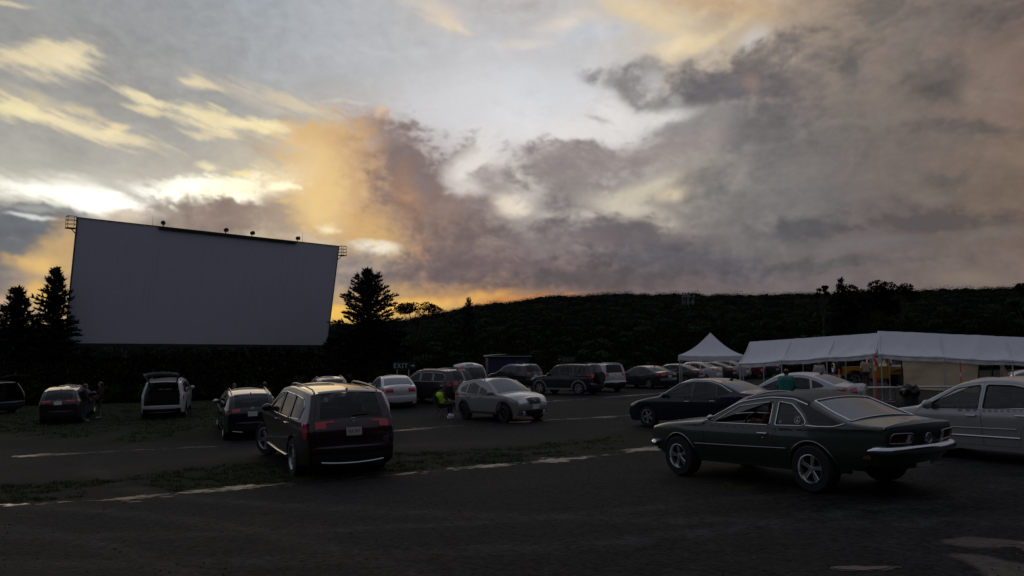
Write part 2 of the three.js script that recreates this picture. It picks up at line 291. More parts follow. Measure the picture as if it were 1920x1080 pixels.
const RIDGE = [[-180, .03], [-60, .03], [-34, .030], [-20, .032], [-13, .036], [-8.5, .041], [-5.2, .051], [-2.4, .061], [3.5, .0695], [9.5, .0715], [17, .0705], [22, .072], [27.8, .0755], [33.7, .079], [45, .075], [70, .06], [180, .03]];
function ridgeSlope(az) { for (let i = 1; i < RIDGE.length; i++) if (az <= RIDGE[i][0]) { const [a, s] = RIDGE[i - 1], [b, t] = RIDGE[i]; return lerp(s, t, sstep(0, 1, (az - a) / (b - a))); } return .03; }
// low ramps that lift the front wheels of the parked cars towards the screen: place, height, direction of the row
const RAMPS = [[-5.0, -18.8, .2, .875, -.485], [-10.2, -29.4, .22, .906, -.42], [-21.3, -37.9, .18, .946, -.326], [-16.9, -39.7, .14, .99, -.14], [-6.7, -41.4, .12, .94, -.34]];
const RIDGE_D = 620;
function groundY(x, z) {
  const r = Math.hypot(x, z), cx = clamp(x, -60, 60), cz = clamp(z, -90, 20);
  let y = plate(cx, cz);
  for (const [mx, mz, am, dx, dz] of RAMPS) { const u = (x - mx) * dx + (z - mz) * dz, v = -(x - mx) * dz + (z - mz) * dx; if (Math.abs(v) < 4 && Math.abs(u) < 12) y += am * Math.exp(-u * u / 18 - v * v / 2.4); }
  if (r > 110) { const az = Math.atan2(x, -z) * 180 / Math.PI, t = (r - 110) / (RIDGE_D - 110);
    const top = RIDGE_D * ridgeSlope(az) * Math.max(.5, Math.cos(az * Math.PI / 180)) - 7; y = y + top * (t < 1 ? sstep(-.15, 1.15, t) - sstep(-.15, 1.15, 0) : 0.94 - 0.25 * sstep(1, 3, t)) * 1.06; }
  return y;
}
// ---------------------------------------------------------------- small helpers
const V2 = (x, y) => new THREE.Vector2(x, y), V3 = (x, y, z) => new THREE.Vector3(x, y, z);
const taken = new Map();
function numbered(name) { const n = taken.get(name) ?? 0; taken.set(name, n + 1); return n ? name + '_' + String(n).padStart(3, '0') : name; }
function shade(o) { o.castShadow = true; o.receiveShadow = true; return o; }
function part(name, geo, mat, parent) { const m = shade(new THREE.Mesh(geo, mat)); m.name = name; parent.add(m); return m; }
function thing(name, label, category, pos = [0, 0, 0], turn = 0, group) {
  const o = new THREE.Group(); o.name = numbered(name); o.position.set(...pos); o.rotation.y = turn; o.userData = { label, category }; if (group) o.userData.group = group; scene.add(o); return o;
}
function solo(name, geo, mat, label, category, group) { const m = shade(new THREE.Mesh(geo, mat)); m.name = numbered(name); m.userData = { label, category }; if (group) m.userData.group = group; scene.add(m); return m; }
function struct(name, geo, mat) { const m = shade(new THREE.Mesh(geo, mat)); m.name = name; m.userData = { kind: 'structure' }; scene.add(m); return m; }
const merge = (list) => mergeGeometries(list.map((g) => { const q = g.index ? g.toNonIndexed() : g; for (const k of Object.keys(q.attributes)) if (!['position', 'normal', 'uv'].includes(k)) q.deleteAttribute(k); if (!q.attributes.uv) q.setAttribute('uv', new THREE.BufferAttribute(new Float32Array(q.attributes.position.count * 2), 2)); if (!q.attributes.normal) q.computeVertexNormals(); return q; }), false);
const box = (w, h, d, x = 0, y = 0, z = 0) => new THREE.BoxGeometry(w, h, d).translate(x, y, z);
const rbox = (w, h, d, r, x = 0, y = 0, z = 0) => new RoundedBoxGeometry(w, h, d, 2, r).translate(x, y, z);
function rod(a, b, r, n = 8, r2 = r) { const A = V3(...a), B = V3(...b), d = B.clone().sub(A), g = new THREE.CylinderGeometry(r2, r, d.length(), n); g.translate(0, d.length() / 2, 0); g.applyQuaternion(new THREE.Quaternion().setFromUnitVectors(V3(0, 1, 0), d.clone().normalize())); return g.translate(...a); }
function tube(pts, r, seg = 24, n = 6, closed = false) { return new THREE.TubeGeometry(new THREE.CatmullRomCurve3(pts.map((p) => p.isVector3 ? p : V3(...p)), closed, 'catmullrom', 0.2), seg, r, n, closed); }
function grid(nu, nv, fn) {                          // surface from a function of two whole numbers, smooth normals
  const pos = [], uv = [], idx = [];
  for (let i = 0; i <= nu; i++) for (let j = 0; j <= nv; j++) { const p = fn(i / nu, j / nv); pos.push(p.x, p.y, p.z); uv.push(i / nu, j / nv); }
  for (let i = 0; i < nu; i++) for (let j = 0; j < nv; j++) { const a = i * (nv + 1) + j, b = a + nv + 1; idx.push(a, b, a + 1, b, b + 1, a + 1); }
  const g = new THREE.BufferGeometry(); g.setAttribute('position', new THREE.Float32BufferAttribute(pos, 3)); g.setAttribute('uv', new THREE.Float32BufferAttribute(uv, 2)); g.setIndex(idx); g.computeVertexNormals(); return g;
}
const rgb = (r, g, b) => new THREE.Color().setRGB(r, g, b);
const std = (r, g, b, rough = 0.8, metal = 0, more = {}) => new THREE.MeshStandardMaterial({ color: rgb(r, g, b), roughness: rough, metalness: metal, side: THREE.DoubleSide, ...more });
const paint = (r, g, b, metal = 0.25, rough = 0.38) => new THREE.MeshPhysicalMaterial({ color: rgb(r, g, b), metalness: metal, roughness: rough, clearcoat: 1, clearcoatRoughness: 0.06, side: THREE.DoubleSide });
const glass = (t, more = {}) => new THREE.MeshPhysicalMaterial({ color: rgb(t, t * 1.02, t * 1.0), transmission: 1, thickness: 0, roughness: 0.02, ior: 1.5, side: THREE.DoubleSide, ...more });
const M = {
  chrome: std(.72, .73, .75, .12, 1), steel: std(.45, .46, .47, .32, 1), alloy: std(.42, .42, .43, .3, .9), darkAlloy: std(.06, .06, .065, .35, .7), rubber: std(.018, .018, .018, .85), black: std(.012, .012, .013, .55), trim: std(.02, .02, .021, .6),
  cabin: std(.03, .029, .028, .85), seat: std(.045, .042, .04, .9), under: std(.01, .01, .01, .9), clear: glass(.72), fog: new THREE.MeshPhysicalMaterial({ color: rgb(.42, .44, .44), transmission: .5, thickness: 0, roughness: .12, side: THREE.DoubleSide }), tint: glass(.42), privacy: glass(.16), lens: new THREE.MeshPhysicalMaterial({ color: rgb(.75, .77, .8), roughness: .08, metalness: .3, clearcoat: 1, side: THREE.DoubleSide }),
  red: new THREE.MeshPhysicalMaterial({ color: rgb(.55, .02, .03), roughness: .2, clearcoat: 1, side: THREE.DoubleSide }), amber: std(.6, .2, .02, .3), plate: std(.62, .62, .6, .45), white: std(.7, .7, .7, .6),
};
function canvasTex(w, h, draw, srgb = true) { const c = document.createElement('canvas'); c.width = w; c.height = h; draw(c.getContext('2d'), w, h); const t = new THREE.CanvasTexture(c); if (srgb) t.colorSpace = THREE.SRGBColorSpace; t.magFilter = THREE.LinearFilter; return t; }
// ---------------------------------------------------------------- ground sheet, standing water, grass
const LINE_A = [[-16, -8.6], [-9.8, -11.2], [-7.87, -12.04], [-6.15, -12.72], [-4.8, -14.2], [-2.33, -15.4], [-.66, -16.05], [1.62, -16.9], [3.3, -18.2], [6, -20.4], [10, -23.6]];
const LINE_B = [[-24, -18.4], [-14.8, -22.54], [-11.46, -23.58], [-8.87, -24.4], [-4.13, -27.4], [-1.76, -28.5], [1.61, -29.1], [4.75, -29.8], [9, -31.4], [12, -33]];
const LINE_C = [[-4, -35.6], [1.93, -39.96], [4.02, -41.7], [6.69, -44.1], [10, -47]];
function lineSide(L, x, z) {                         // [distance, signed: positive beyond the line, along]
  let best = 1e9, sg = 1, al = 0, acc = 0; for (let i = 1; i < L.length; i++) { const [ax, az] = L[i - 1], [bx, bz] = L[i], dx = bx - ax, dz = bz - az, l2 = dx * dx + dz * dz, l = Math.sqrt(l2), t = clamp(((x - ax) * dx + (z - az) * dz) / l2), px = ax + dx * t, pz = az + dz * t, d = Math.hypot(x - px, z - pz); if (d < best) { best = d; sg = (dx * (z - az) - dz * (x - ax)) < 0 ? 1 : -1; al = acc + t * l; } acc += l; } return [best, best * sg, al];
}
function grassAt(x, z) {                             // 0 bare gravel .. 1 grown over
  const a = lineSide(LINE_A, x, z)[1], b = lineSide(LINE_B, x, z)[1], D = -z, n = fbm(x * .35 + 4, z * .35 - 7, 4) , n2 = fbm(x * 1.4, z * 1.4, 3); let g = 0;
  const verge = sstep(.1, .7, a) * (1 - sstep(3.0, 4.4, a + n * 1.2)) * (1 - sstep(1, 6, x)); g = Math.max(g, verge * (.62 + .8 * n + .5 * n2));
  const back = sstep(1.0, 3.0, b) * sstep(-3, -8, x + n * 3 - (D - 36) * .25) * (1 - .5 * sstep(31, 27, D + n * 3)) ; g = Math.max(g, back * (.7 + .8 * n + .3 * n2));
  g = Math.max(g, sstep(46, 60, D + n * 6 - Math.max(0, x) * .55) * (.8 + .5 * n));
  const fleck = Math.exp(-((x - 3.35) ** 2 / .5 + (z + 11.6) ** 2 / .12)); g = Math.max(g, fleck * (.45 + n2));
  return clamp(g);
}
{
  const N = 2048, X0 = -40, X1 = 40, Z0 = 4, Z1 = -76, col = new Uint8Array(N * N * 4), rough = new Uint8Array(N * N * 4), enc = (v) => Math.round(255 * Math.pow(clamp(v), 1 / 2.2));
  const r = rng(31);
  for (let j = 0; j < N; j++) for (let i = 0; i < N; i++) {
    const x = lerp(X0, X1, (i + .5) / N), z = lerp(Z0, Z1, (j + .5) / N), o = (j * N + i) * 4, near = z > -26;
    const n1 = fbm(x * .22, z * .22 + 9, 4), n3 = r() - .5; const g = (i % 2 === 0 || near) ? grassAt(x, z) : -1;
    let gg = g; if (g < 0) gg = col._g; col._g = gg;
    const n2 = fbm(x * 2.3 + 5, z * 2.3, 3);
    let k = .0165 * (1 + .9 * n1 + .9 * n2 + 1.7 * n3); let R = k, G = k * .995, B = k * 1.02;
    // wheel tracks: lighter, dusty bands where tyres have rubbed the stones
    let tr = 0; for (const [cx, cz, rad, w] of [[-4, -26, 18.6, .22], [-4.2, -26, 17.0, .2], [-14, 3, 16.4, .22], [-14, 3, 14.9, .2], [7, -28, 19.5, .25]]) { const d = Math.abs(Math.hypot(x - cx, z - cz) - rad) / w; tr = Math.max(tr, Math.exp(-d * d)); }
    const tk = 1 + .9 * tr * (0.6 + n2) * (z > -17 ? 1 : 0); R *= tk; G *= tk; B *= tk * .98;
    const dirt = sstep(.05, .4, fbm(x * .5 - 20, z * .5 + 3, 3) + (gg > .1 ? .15 : 0)); R = lerp(R, .026 * (1 + n3 * .6), dirt * .5); G = lerp(G, .0225 * (1 + n3 * .6), dirt * .5); B = lerp(B, .0185 * (1 + n3 * .6), dirt * .5);
    const gm = sstep(.25, .6, gg + n3 * .35); const gv = 1 + .5 * n2 + .5 * n3; R = lerp(R, .022 * gv, gm); G = lerp(G, .028 * gv, gm); B = lerp(B, .0105 * gv, gm);
    const sand = Math.max(Math.exp(-(((x - 4.12) / .26) ** 2 + ((z + 6.6) / .7) ** 2)), .9 * Math.exp(-(((x - 4.55) / .4) ** 2 + ((z + 7.6) / .28) ** 2))) + .4 * n2; const sm = sstep(.35, .6, sand) * (z > -9 && x > 2.5 ? 1 : 0); R = lerp(R, .11 * (1 + n3 * .6), sm); G = lerp(G, .093 * (1 + n3 * .6), sm); B = lerp(B, .08 * (1 + n3 * .5), sm);
    col[o] = enc(R); col[o + 1] = enc(G); col[o + 2] = enc(B); col[o + 3] = 255;
    const ro = lerp(.8 + .15 * n1 + .12 * n2 - .05 * tr, .95, gm); rough[o] = rough[o + 1] = rough[o + 2] = Math.round(255 * clamp(ro, .3, 1)); rough[o + 3] = 255;
  }
  const tex = (d, srgb) => { const t = new THREE.DataTexture(d, N, N); t.magFilter = THREE.LinearFilter; t.wrapS = t.wrapT = THREE.ClampToEdgeWrapping; if (srgb) t.colorSpace = THREE.SRGBColorSpace; t.needsUpdate = true; return t; };
  const BN = 512, bd = new Uint8Array(BN * BN * 4), cell = [];
  for (let k = 0; k < 1500; k++) cell.push([r(), r(), .006 + r() * .016, .4 + r() * .6]);
  const hgt = new Float32Array(BN * BN); for (const [u, v, q, h] of cell) { const R = Math.ceil(q * BN); for (let dy = -R; dy <= R; dy++) for (let dx = -R; dx <= R; dx++) { const d = Math.hypot(dx, dy) / (q * BN); if (d < 1) { const X = (Math.round(u * BN) + dx + BN) % BN, Y = (Math.round(v * BN) + dy + BN) % BN, e = h * Math.sqrt(1 - d * d); if (e > hgt[Y * BN + X]) hgt[Y * BN + X] = e; } } }
  for (let k = 0; k < BN * BN; k++) { const v = Math.round(255 * clamp(hgt[k] * .85 + r() * .1)); bd[k * 4] = bd[k * 4 + 1] = bd[k * 4 + 2] = v; bd[k * 4 + 3] = 255; }
  const bump = new THREE.DataTexture(bd, BN, BN); bump.magFilter = THREE.LinearFilter; bump.wrapS = bump.wrapT = THREE.RepeatWrapping; bump.channel = 1; bump.needsUpdate = true;
  const mat = new THREE.MeshPhysicalMaterial({ specularIntensity: .14, map: tex(col, true), roughnessMap: tex(rough, false), roughness: 1, bumpMap: bump, bumpScale: .012, side: THREE.DoubleSide });
  const rings = [0]; for (let q = .8; q < 2600; q *= q < 60 ? 1.022 : 1.06) rings.push(q); const NA = 480, pos = [], uv = [], uv1 = [], idx = [];
  for (const q of rings) for (let k = 0; k <= NA; k++) { const a = k / NA * Math.PI * 2, x = q * Math.sin(a), z = -q * Math.cos(a); pos.push(x, groundY(x, z), z); uv.push((x - X0) / (X1 - X0), (z - Z0) / (Z1 - Z0)); uv1.push(x / .9, z / .9); }
  for (let i = 0; i < rings.length - 1; i++) for (let k = 0; k < NA; k++) { const a = i * (NA + 1) + k, b = a + NA + 1; idx.push(a, a + 1, b, b, a + 1, b + 1); }
  const g = new THREE.BufferGeometry(); g.setAttribute('position', new THREE.Float32BufferAttribute(pos, 3)); g.setAttribute('uv', new THREE.Float32BufferAttribute(uv, 2)); g.setAttribute('uv1', new THREE.Float32BufferAttribute(uv1, 2)); g.setIndex(idx); g.computeVertexNormals(); struct('ground', g, mat);
}
console.log('ground done');
// standing water in the ruts along the edges of the lanes: pieces cut out by an uneven outline
function puddles(name, bounds, cell, f) { wetPatch(name, bounds, cell, f, .008, waterMat); wetPatch(name.replace('puddle', 'wet_ground'), bounds, cell, (x, z) => f(x, z) + .075 + .09 * fbm(x * 3.1 + 9, z * 4.3, 3), .004, dampMat); }
function wetPatch(name, bounds, cell, f, lift, mat) {
  const [x0, x1, z0, z1] = bounds, nx = Math.ceil((x1 - x0) / cell), nz = Math.ceil((z1 - z0) / cell), val = new Float32Array((nx + 1) * (nz + 1)), pos = [];
  for (let j = 0; j <= nz; j++) for (let i = 0; i <= nx; i++) val[j * (nx + 1) + i] = f(x0 + i * cell, z0 + j * cell);
  const P = (i, j) => [x0 + i * cell, z0 + j * cell, val[j * (nx + 1) + i]];
  const tri = (a, b, c) => { const q = [a, b, c], out = []; for (let k = 0; k < 3; k++) { const s = q[k], e = q[(k + 1) % 3]; if (s[2] > 0) out.push(s); if ((s[2] > 0) !== (e[2] > 0)) { const t = s[2] / (s[2] - e[2]); out.push([lerp(s[0], e[0], t), lerp(s[1], e[1], t), 0]); } } for (let k = 1; k + 1 < out.length; k++) for (const p of [out[0], out[k], out[k + 1]]) pos.push(p[0], groundY(p[0], p[1]) + lift, p[1]); };
  for (let j = 0; j < nz; j++) for (let i = 0; i < nx; i++) { const a = P(i, j), b = P(i + 1, j), c = P(i, j + 1), d = P(i + 1, j + 1); if (a[2] <= 0 && b[2] <= 0 && c[2] <= 0 && d[2] <= 0) continue; tri(a, c, b); tri(b, c, d); }
  const g = new THREE.BufferGeometry(); g.setAttribute('position', new THREE.Float32BufferAttribute(pos, 3)); g.setAttribute('normal', new THREE.Float32BufferAttribute(pos.map((_, i) => i % 3 === 1 ? 1 : 0), 3));
  return struct(name, g, mat);
}
const dampMat = new THREE.MeshPhysicalMaterial({ color: rgb(.016, .0155, .0145), roughness: .5, specularIntensity: .6, side: THREE.DoubleSide });
const waterMat = new THREE.MeshPhysicalMaterial({ color: rgb(.055, .052, .047), roughness: .2, metalness: 0, ior: 1.33, specularIntensity: 1, side: THREE.DoubleSide });
const alongMask = (spans, s) => { let m = 0; for (const [a, b, w] of spans) m = Math.max(m, w * sstep(a - .4, a + .2, s) * (1 - sstep(b - .2, b + .4, s))); return m; };
puddles('puddle', [-12, 5.5, -20, -9.5], .05, (x, z) => { const [d, sd, al] = lineSide(LINE_A, x, z); if (d > 1) return -1; const w = alongMask([[5.2, 8.1, .6], [7.9, 10.4, .34], [10.2, 14.6, .5], [15.8, 17.2, .34], [17, 22.6, .42], [22.4, 25.5, .4]], al), n = fbm(x * 1.1 + 3, z * 2.6, 4) , n2 = fbm(x * 5, z * 11, 3); const q = fbm(al * .75 + 2.2, 3, 4); return w * (.2 + 1.6 * q + 1.3 * n2) - .95 * Math.abs(sd - .12 + n * .4) - .015; });
puddles('puddle_001', [-18, 6, -31, -20], .06, (x, z) => { const [d, sd, al] = lineSide(LINE_B, x, z); if (d > 1.2) return -1; const w = alongMask([[8.5, 12.5, .48], [12.4, 17.2, .42], [20, 24.2, .6], [24.2, 27.0, .44], [27, 31.5, .6]], al), n = fbm(x * .9 + 30, z * 2.2, 4), n2 = fbm(x * 4, z * 9, 3); const q = fbm(al * .6 + 7.7, 9, 4); return w * (.2 + 1.4 * q + 1.2 * n2) - 1.0 * Math.abs(sd + n * .5) - .015; });
puddles('puddle_002', [0, 9, -47, -38], .08, (x, z) => { const [d, sd, al] = lineSide(LINE_C, x, z); if (d > 1.2) return -1; return .34 - Math.abs(sd + .3 * fbm(x * .8, z * 1.4 + 50, 3)) - .06 * (1 + fbm(al, 4, 2)) - .1 * sstep(8, 7, al); });
puddles('puddle_003', [2.2, 6.2, -9, -5], .03, (x, z) => { const n = fbm(x * 1.3 + 8, z * 1.6, 4), n2 = fbm(x * 5, z * 6, 2); return Math.max(.5 - Math.hypot((x - 5.15) / .75, (z + 7.15) / .9) + .35 * n + .1 * n2, .3 - Math.hypot((x - 3.1) / 2.0, (z + 6.75) / .42) + .4 * n + .12 * n2 - .15); });
// grass: tufts of bent blades where the ground is grown over
{
  const r = rng(9), pos = [], tuft = (n) => { for (let k = 0; k < n; k++) { const a = r() * 6.283, d = r() * .07, x = d * Math.cos(a), z = d * Math.sin(a), h = .02 + r() * .04, b = r() * 6.283, l = .02 + r() * .04, w = .004 + r() * .003, px = Math.cos(b + 1.57) * w, pz = Math.sin(b + 1.57) * w, mx = x + Math.cos(b) * l * .4, mz = z + Math.sin(b) * l * .4, tx = x + Math.cos(b) * l, tz = z + Math.sin(b) * l; pos.push(x - px, 0, z - pz, x + px, 0, z + pz, mx, h * .65, mz, mx - px * .6, h * .6, mz - pz * .6, mx + px * .6, h * .6, mz + pz * .6, tx, h, tz); } };
  tuft(16); const g = new THREE.BufferGeometry(); g.setAttribute('position', new THREE.Float32BufferAttribute(pos, 3)); g.computeVertexNormals();
  const spots = []; const tryAt = (x, z, s) => { const v = grassAt(x, z); if (v > .5 && r() < v * .8 && fbm(x * 1.9 + 3, z * 1.9, 3) > -.12) spots.push([x, z, s * (.7 + .7 * r())]); };
  for (let k = 0; k < 52000; k++) tryAt(lerp(-18, 6, r()), lerp(-10, -24, r()), 1); for (let k = 0; k < 26000; k++) tryAt(lerp(-34, 0, r()), lerp(-24, -50, r()), 1.5);
  const m = new THREE.InstancedMesh(g, std(.045, .06, .018, .9), spots.length), q = new THREE.Object3D(), c = new THREE.Color(); m.name = 'grass'; m.userData = { kind: 'stuff', label: 'short damp grass on the strips between the gravel lanes', category: 'grass' };
  spots.forEach(([x, z, s], i) => { q.position.set(x, groundY(x, z), z); q.rotation.y = r() * 6.28; q.scale.setScalar(s); q.updateMatrix(); m.setMatrixAt(i, q.matrix); const t = .6 + r() * .8; m.setColorAt(i, c.setRGB(t * (1 + .3 * r()), t, t * .8)); }); shade(m); scene.add(m);
}
// loose stones on the near gravel
{
  const r = rng(14), g = new THREE.DodecahedronGeometry(1, 0), n = 4000, m = new THREE.InstancedMesh(g, std(.03, .029, .028, .8), n), q = new THREE.Object3D(), c = new THREE.Color(); m.name = 'loose_stones'; m.userData = { kind: 'stuff', label: 'loose stones scattered over the near gravel', category: 'gravel' };
  for (let i = 0; i < n; i++) { const D = 5.6 + 12 * r() ** 1.6, x = (r() * 2 - 1) * D * .74, s = .004 + .008 * r() ** 3; q.position.set(x, groundY(x, -D) + s * .3, -D); q.rotation.set(r() * 6, r() * 6, r() * 6); q.scale.set(s, s * (.5 + .4 * r()), s * (.7 + .5 * r())); q.updateMatrix(); m.setMatrixAt(i, q.matrix); const t = r() < .02 ? 7 : .7 + .8 * r(); m.setColorAt(i, c.setRGB(t, t * .98, t * .95)); } shade(m); scene.add(m);
}
// ---------------------------------------------------------------- trees, brush and the wooded hill
const dull = (r, g, b) => new THREE.MeshPhysicalMaterial({ color: rgb(r, g, b), roughness: 1, specularIntensity: .2, side: THREE.DoubleSide }), leafMat = dull(.022, .033, .014), needleMat = std(.008, .014, .008, .9), barkMat = std(.03, .024, .018, .9), hillMat = dull(.0125, .0185, .01);
function leafBlob(r, n, R, size, flatY = .8) {        // leaves spread through a ball, denser to the outside
  const pos = [], nor = []; for (let k = 0; k < n; k++) { const a = r() * 6.283, u = r() * 2 - 1, q = R * Math.cbrt(.25 + .75 * r()), s = Math.sqrt(1 - u * u), c = V3(q * s * Math.cos(a), q * u * flatY, q * s * Math.sin(a)); const d = V3(r() - .5, r() - .5, r() - .5).normalize(), e = V3(r() - .5, r() - .5, r() - .5).cross(d).normalize(), l = size * (.6 + .8 * r()), w = l * .55; const p = [c.clone().addScaledVector(d, -l / 2), c.clone().addScaledVector(e, w / 2), c.clone().addScaledVector(d, l / 2), c.clone().addScaledVector(e, -w / 2)]; const n0 = d.clone().cross(e).lerp(c.clone().normalize(), .5).normalize(); for (const i of [0, 1, 2, 0, 2, 3]) { pos.push(p[i].x, p[i].y, p[i].z); nor.push(n0.x, n0.y, n0.z); } }
  const g = new THREE.BufferGeometry(); g.setAttribute('position', new THREE.Float32BufferAttribute(pos, 3)); g.setAttribute('normal', new THREE.Float32BufferAttribute(nor, 3)); return g;
}
function lump(r, R) { const g = new THREE.IcosahedronGeometry(R, 4), p = g.attributes.position; for (let i = 0; i < p.count; i++) { const v = V3().fromBufferAttribute(p, i), k = 1 + .3 * noise2(v.x * 2.2 / R + 5, v.y * 2.2 / R + v.z * 1.7 / R) + .12 * noise2(v.x * 7 / R, v.z * 7 / R + v.y * 6 / R); p.setXYZ(i, v.x * k, v.y * k * .85, v.z * k); } g.computeVertexNormals(); g.deleteAttribute('uv'); return g; }
function clump(r, n, size, core) { const a = leafBlob(r, n, 1, size, .88), b = lump(r, core); return merge([a, b]); }
function broadleaf(name, label, category, x, z, h, spread, seed, o = {}) {
  const r = rng(seed), y = groundY(x, z) - .1, t = thing(name, label, category, [x, y, z]), wood = [], crown = [], top = V3(0, h * (o.fork ?? .4), 0);
  wood.push(rod([0, 0, 0], [0, top.y, 0], (h * .022 + .05) * (o.trunk ?? 1), 9, (h * .014 + .03) * (o.trunk ?? 1))); const lobes = o.lobes ?? 14;
  for (let k = 0; k < lobes; k++) { const a = k * 2.4 + r(), q = spread * (.25 + .75 * Math.sqrt((k + .5) / lobes)), e = V3(q * Math.cos(a) * (.75 + .5 * r()), lerp(o.low ?? .45, 1, 1 - (q / spread) ** 2 * (o.droop ?? .7) - .15 * r()) * h, q * Math.sin(a) * (.75 + .5 * r())); wood.push(rod([0, top.y * (.6 + .4 * r()), 0], [e.x, e.y, e.z], h * .009 + .02, 6, .015)); const R = spread * (o.lobe ?? .34) * (.7 + .6 * r()); const b = leafBlob(r, Math.round((o.leaves ?? 240) * (R / spread / .34) ** 2), R, o.leaf ?? .3, .65); b.translate(e.x, e.y - R * .3, e.z); crown.push(b); }
  part('trunk', merge(wood), barkMat, t); part('crown', merge(crown), o.mat ?? leafMat, t); return t;
}
function spruce(name, label, x, z, h, base, seed, o = {}) {
  const r = rng(seed), y = groundY(x, z) - .1, t = thing(name, label, 'tree', [x, y, z]), pos = [], nor = [], wood = [rod([0, 0, 0], [0, h * .98, 0], h * .016, 8, .01)];
  const spray = (c, d, l, w) => { const up = V3(r() - .5, .9 + r() * .5, r() - .5), e = d.clone().cross(up).normalize(), a = c, b = c.clone().addScaledVector(d, l); const n = e.clone().cross(d).normalize(); for (const p of [a.clone().addScaledVector(e, w * .2), b, a.clone().addScaledVector(e, -w), a.clone().addScaledVector(e, w), b.clone().addScaledVector(e, w * .3), a.clone().addScaledVector(e, -w * .2)]) { pos.push(p.x, p.y, p.z); nor.push(n.x, n.y, n.z); } };
  const whorls = Math.round(h * (o.dense ?? 4.2)); for (let k = 0; k < whorls; k++) {
    const f = (k + r() * .8) / whorls, hb = h / whorls * 1.6, hy = lerp(o.low ?? .06, .985, f) * h, rad = base * Math.pow(1 - f, o.pow ?? .85) * (.72 + .5 * r()) + .12, nb = 6 + Math.round(3 * (1 - f)), a0 = r() * 6.283;
    for (let q = 0; q < nb; q++) { const a = a0 + q / nb * 6.283 + (r() - .5) * .8, len = rad * (.42 + .7 * Math.sqrt(r())), up = lerp(o.rise ?? .06, .85, f * f) + (r() - .5) * .4, dir = V3(Math.cos(a), up, Math.sin(a)).normalize(), st = V3(0, Math.min(h * .985, hy + (r() - .5) * hb), 0); if (len > .5) wood.push(rod([0, st.y, 0], [dir.x * len * .9, st.y + dir.y * len * .9 - len * .12, dir.z * len * .9], .018, 4, .006)); const ns = Math.max(3, Math.round(len * (o.sprays ?? 6.5))); for (let s = 0; s < ns; s++) { const u = (s + .6) / ns, c = st.clone().addScaledVector(dir, len * u); c.y -= len * .14 * u * u; for (let m = 0; m < (o.fill ?? 5); m++) { const sd = dir.clone().add(V3((r() - .5) * 2.4, -.3 - .5 * r() + (u > .7 ? .9 : 0), (r() - .5) * 2.4)).normalize(); spray(c, sd, .2 + .36 * r(), .06 + .07 * r()); } } }
  }
  const g = new THREE.BufferGeometry(); g.setAttribute('position', new THREE.Float32BufferAttribute(pos, 3)); g.setAttribute('normal', new THREE.Float32BufferAttribute(nor, 3)); part('trunk', merge(wood), barkMat, t); part('crown', g, needleMat, t); return t;
}
// the wood on the hill: a far mass, one canopy beside the other
{
  const r = rng(21), g = clump(r, 1500, .055, .74), list = [];
  for (let k = 0; k < 9000; k++) { const az = lerp(-42, 44, r()) * Math.PI / 180, q = Math.sqrt(lerp(125 * 125, 650 * 650, r())); list.push([q * Math.sin(az), -q * Math.cos(az), lerp(2.0, 4.0, sstep(120, 420, q)) * (.6 + 1.0 * r() ** 1.5)]); }
  for (let k = 0; k < 900; k++) { const az = lerp(-42, 44, r()) * Math.PI / 180, q = RIDGE_D + (r() - .6) * 26; list.push([q * Math.sin(az), -q * Math.cos(az), 2.2 + 4.6 * r() ** 3]); }
  const m = new THREE.InstancedMesh(g, hillMat, list.length), o = new THREE.Object3D(), c = new THREE.Color(); m.name = 'hillside_wood'; m.userData = { kind: 'stuff', label: 'dark wood covering the long hill behind the lot', category: 'wood' };
  list.forEach(([x, z, s], i) => { o.position.set(x, groundY(x, z) + s * .55 + 1.0 + s * .2, z); o.rotation.set(0, r() * 6.28, 0); o.scale.set(s * (.9 + .3 * r()), s * (.8 + .5 * r()), s * (.9 + .3 * r())); o.updateMatrix(); m.setMatrixAt(i, o.matrix); const t = .6 + .8 * r(); m.setColorAt(i, c.setRGB(t, t, t)); }); shade(m); scene.add(m);
}
// brush and young trees along the back of the lot: one dark mass
{
  const r = rng(22), g = clump(r, 800, .1, .6), list = [];
  const topAt = (az) => az < -14 ? (az < -29.6 ? 2.4 : 1.3) : az < -9 ? 2.6 : az < 3 ? 3.6 : az < 10 ? 4.2 : 4.6;   // height over the eye line at the back edge, by bearing
  for (let k = 0; k < 6400; k++) {
    const az = lerp(-40, 42, r()), a = az * Math.PI / 180, f = r(), D0 = az < -14 ? 52 : az < 4 ? 66 : 72, D1 = az < -14 ? 62 : 118, D = lerp(D0, D1, f), x = D * Math.tan(a), z = -D, gy = groundY(x, z), bump = .5 + .9 * Math.abs(fbm(az * .22, D * .07, 3)) * 1.6, top = (az < -14 ? lerp(1.2, topAt(az) + 1.2, f) : lerp(1.6, topAt(az) + 2.2, Math.pow(f, .8))) * clamp(bump, .55, 1.25);
    const s = lerp(.6, 2.3, r() ** 1.6) * (1 + f * .4); list.push([x, gy + Math.max(.3, top * Math.pow(r(), .55) - s * .5), z, s]);
  }
  const m = new THREE.InstancedMesh(g, leafMat, list.length), o = new THREE.Object3D(), c = new THREE.Color(); m.name = 'brush'; m.userData = { kind: 'stuff', label: 'dense dark brush growing along the back edge of the lot', category: 'brush' };
  list.forEach(([x, y, z, s], i) => { o.position.set(x, y, z); o.rotation.set(0, r() * 6.28, 0); o.scale.set(s, s * (.8 + .4 * r()), s); o.updateMatrix(); m.setMatrixAt(i, o.matrix); const t = .55 + 1.0 * r(); m.setColorAt(i, c.setRGB(t * (.9 + .3 * r()), t, t * .9)); }); shade(m); scene.add(m);
}
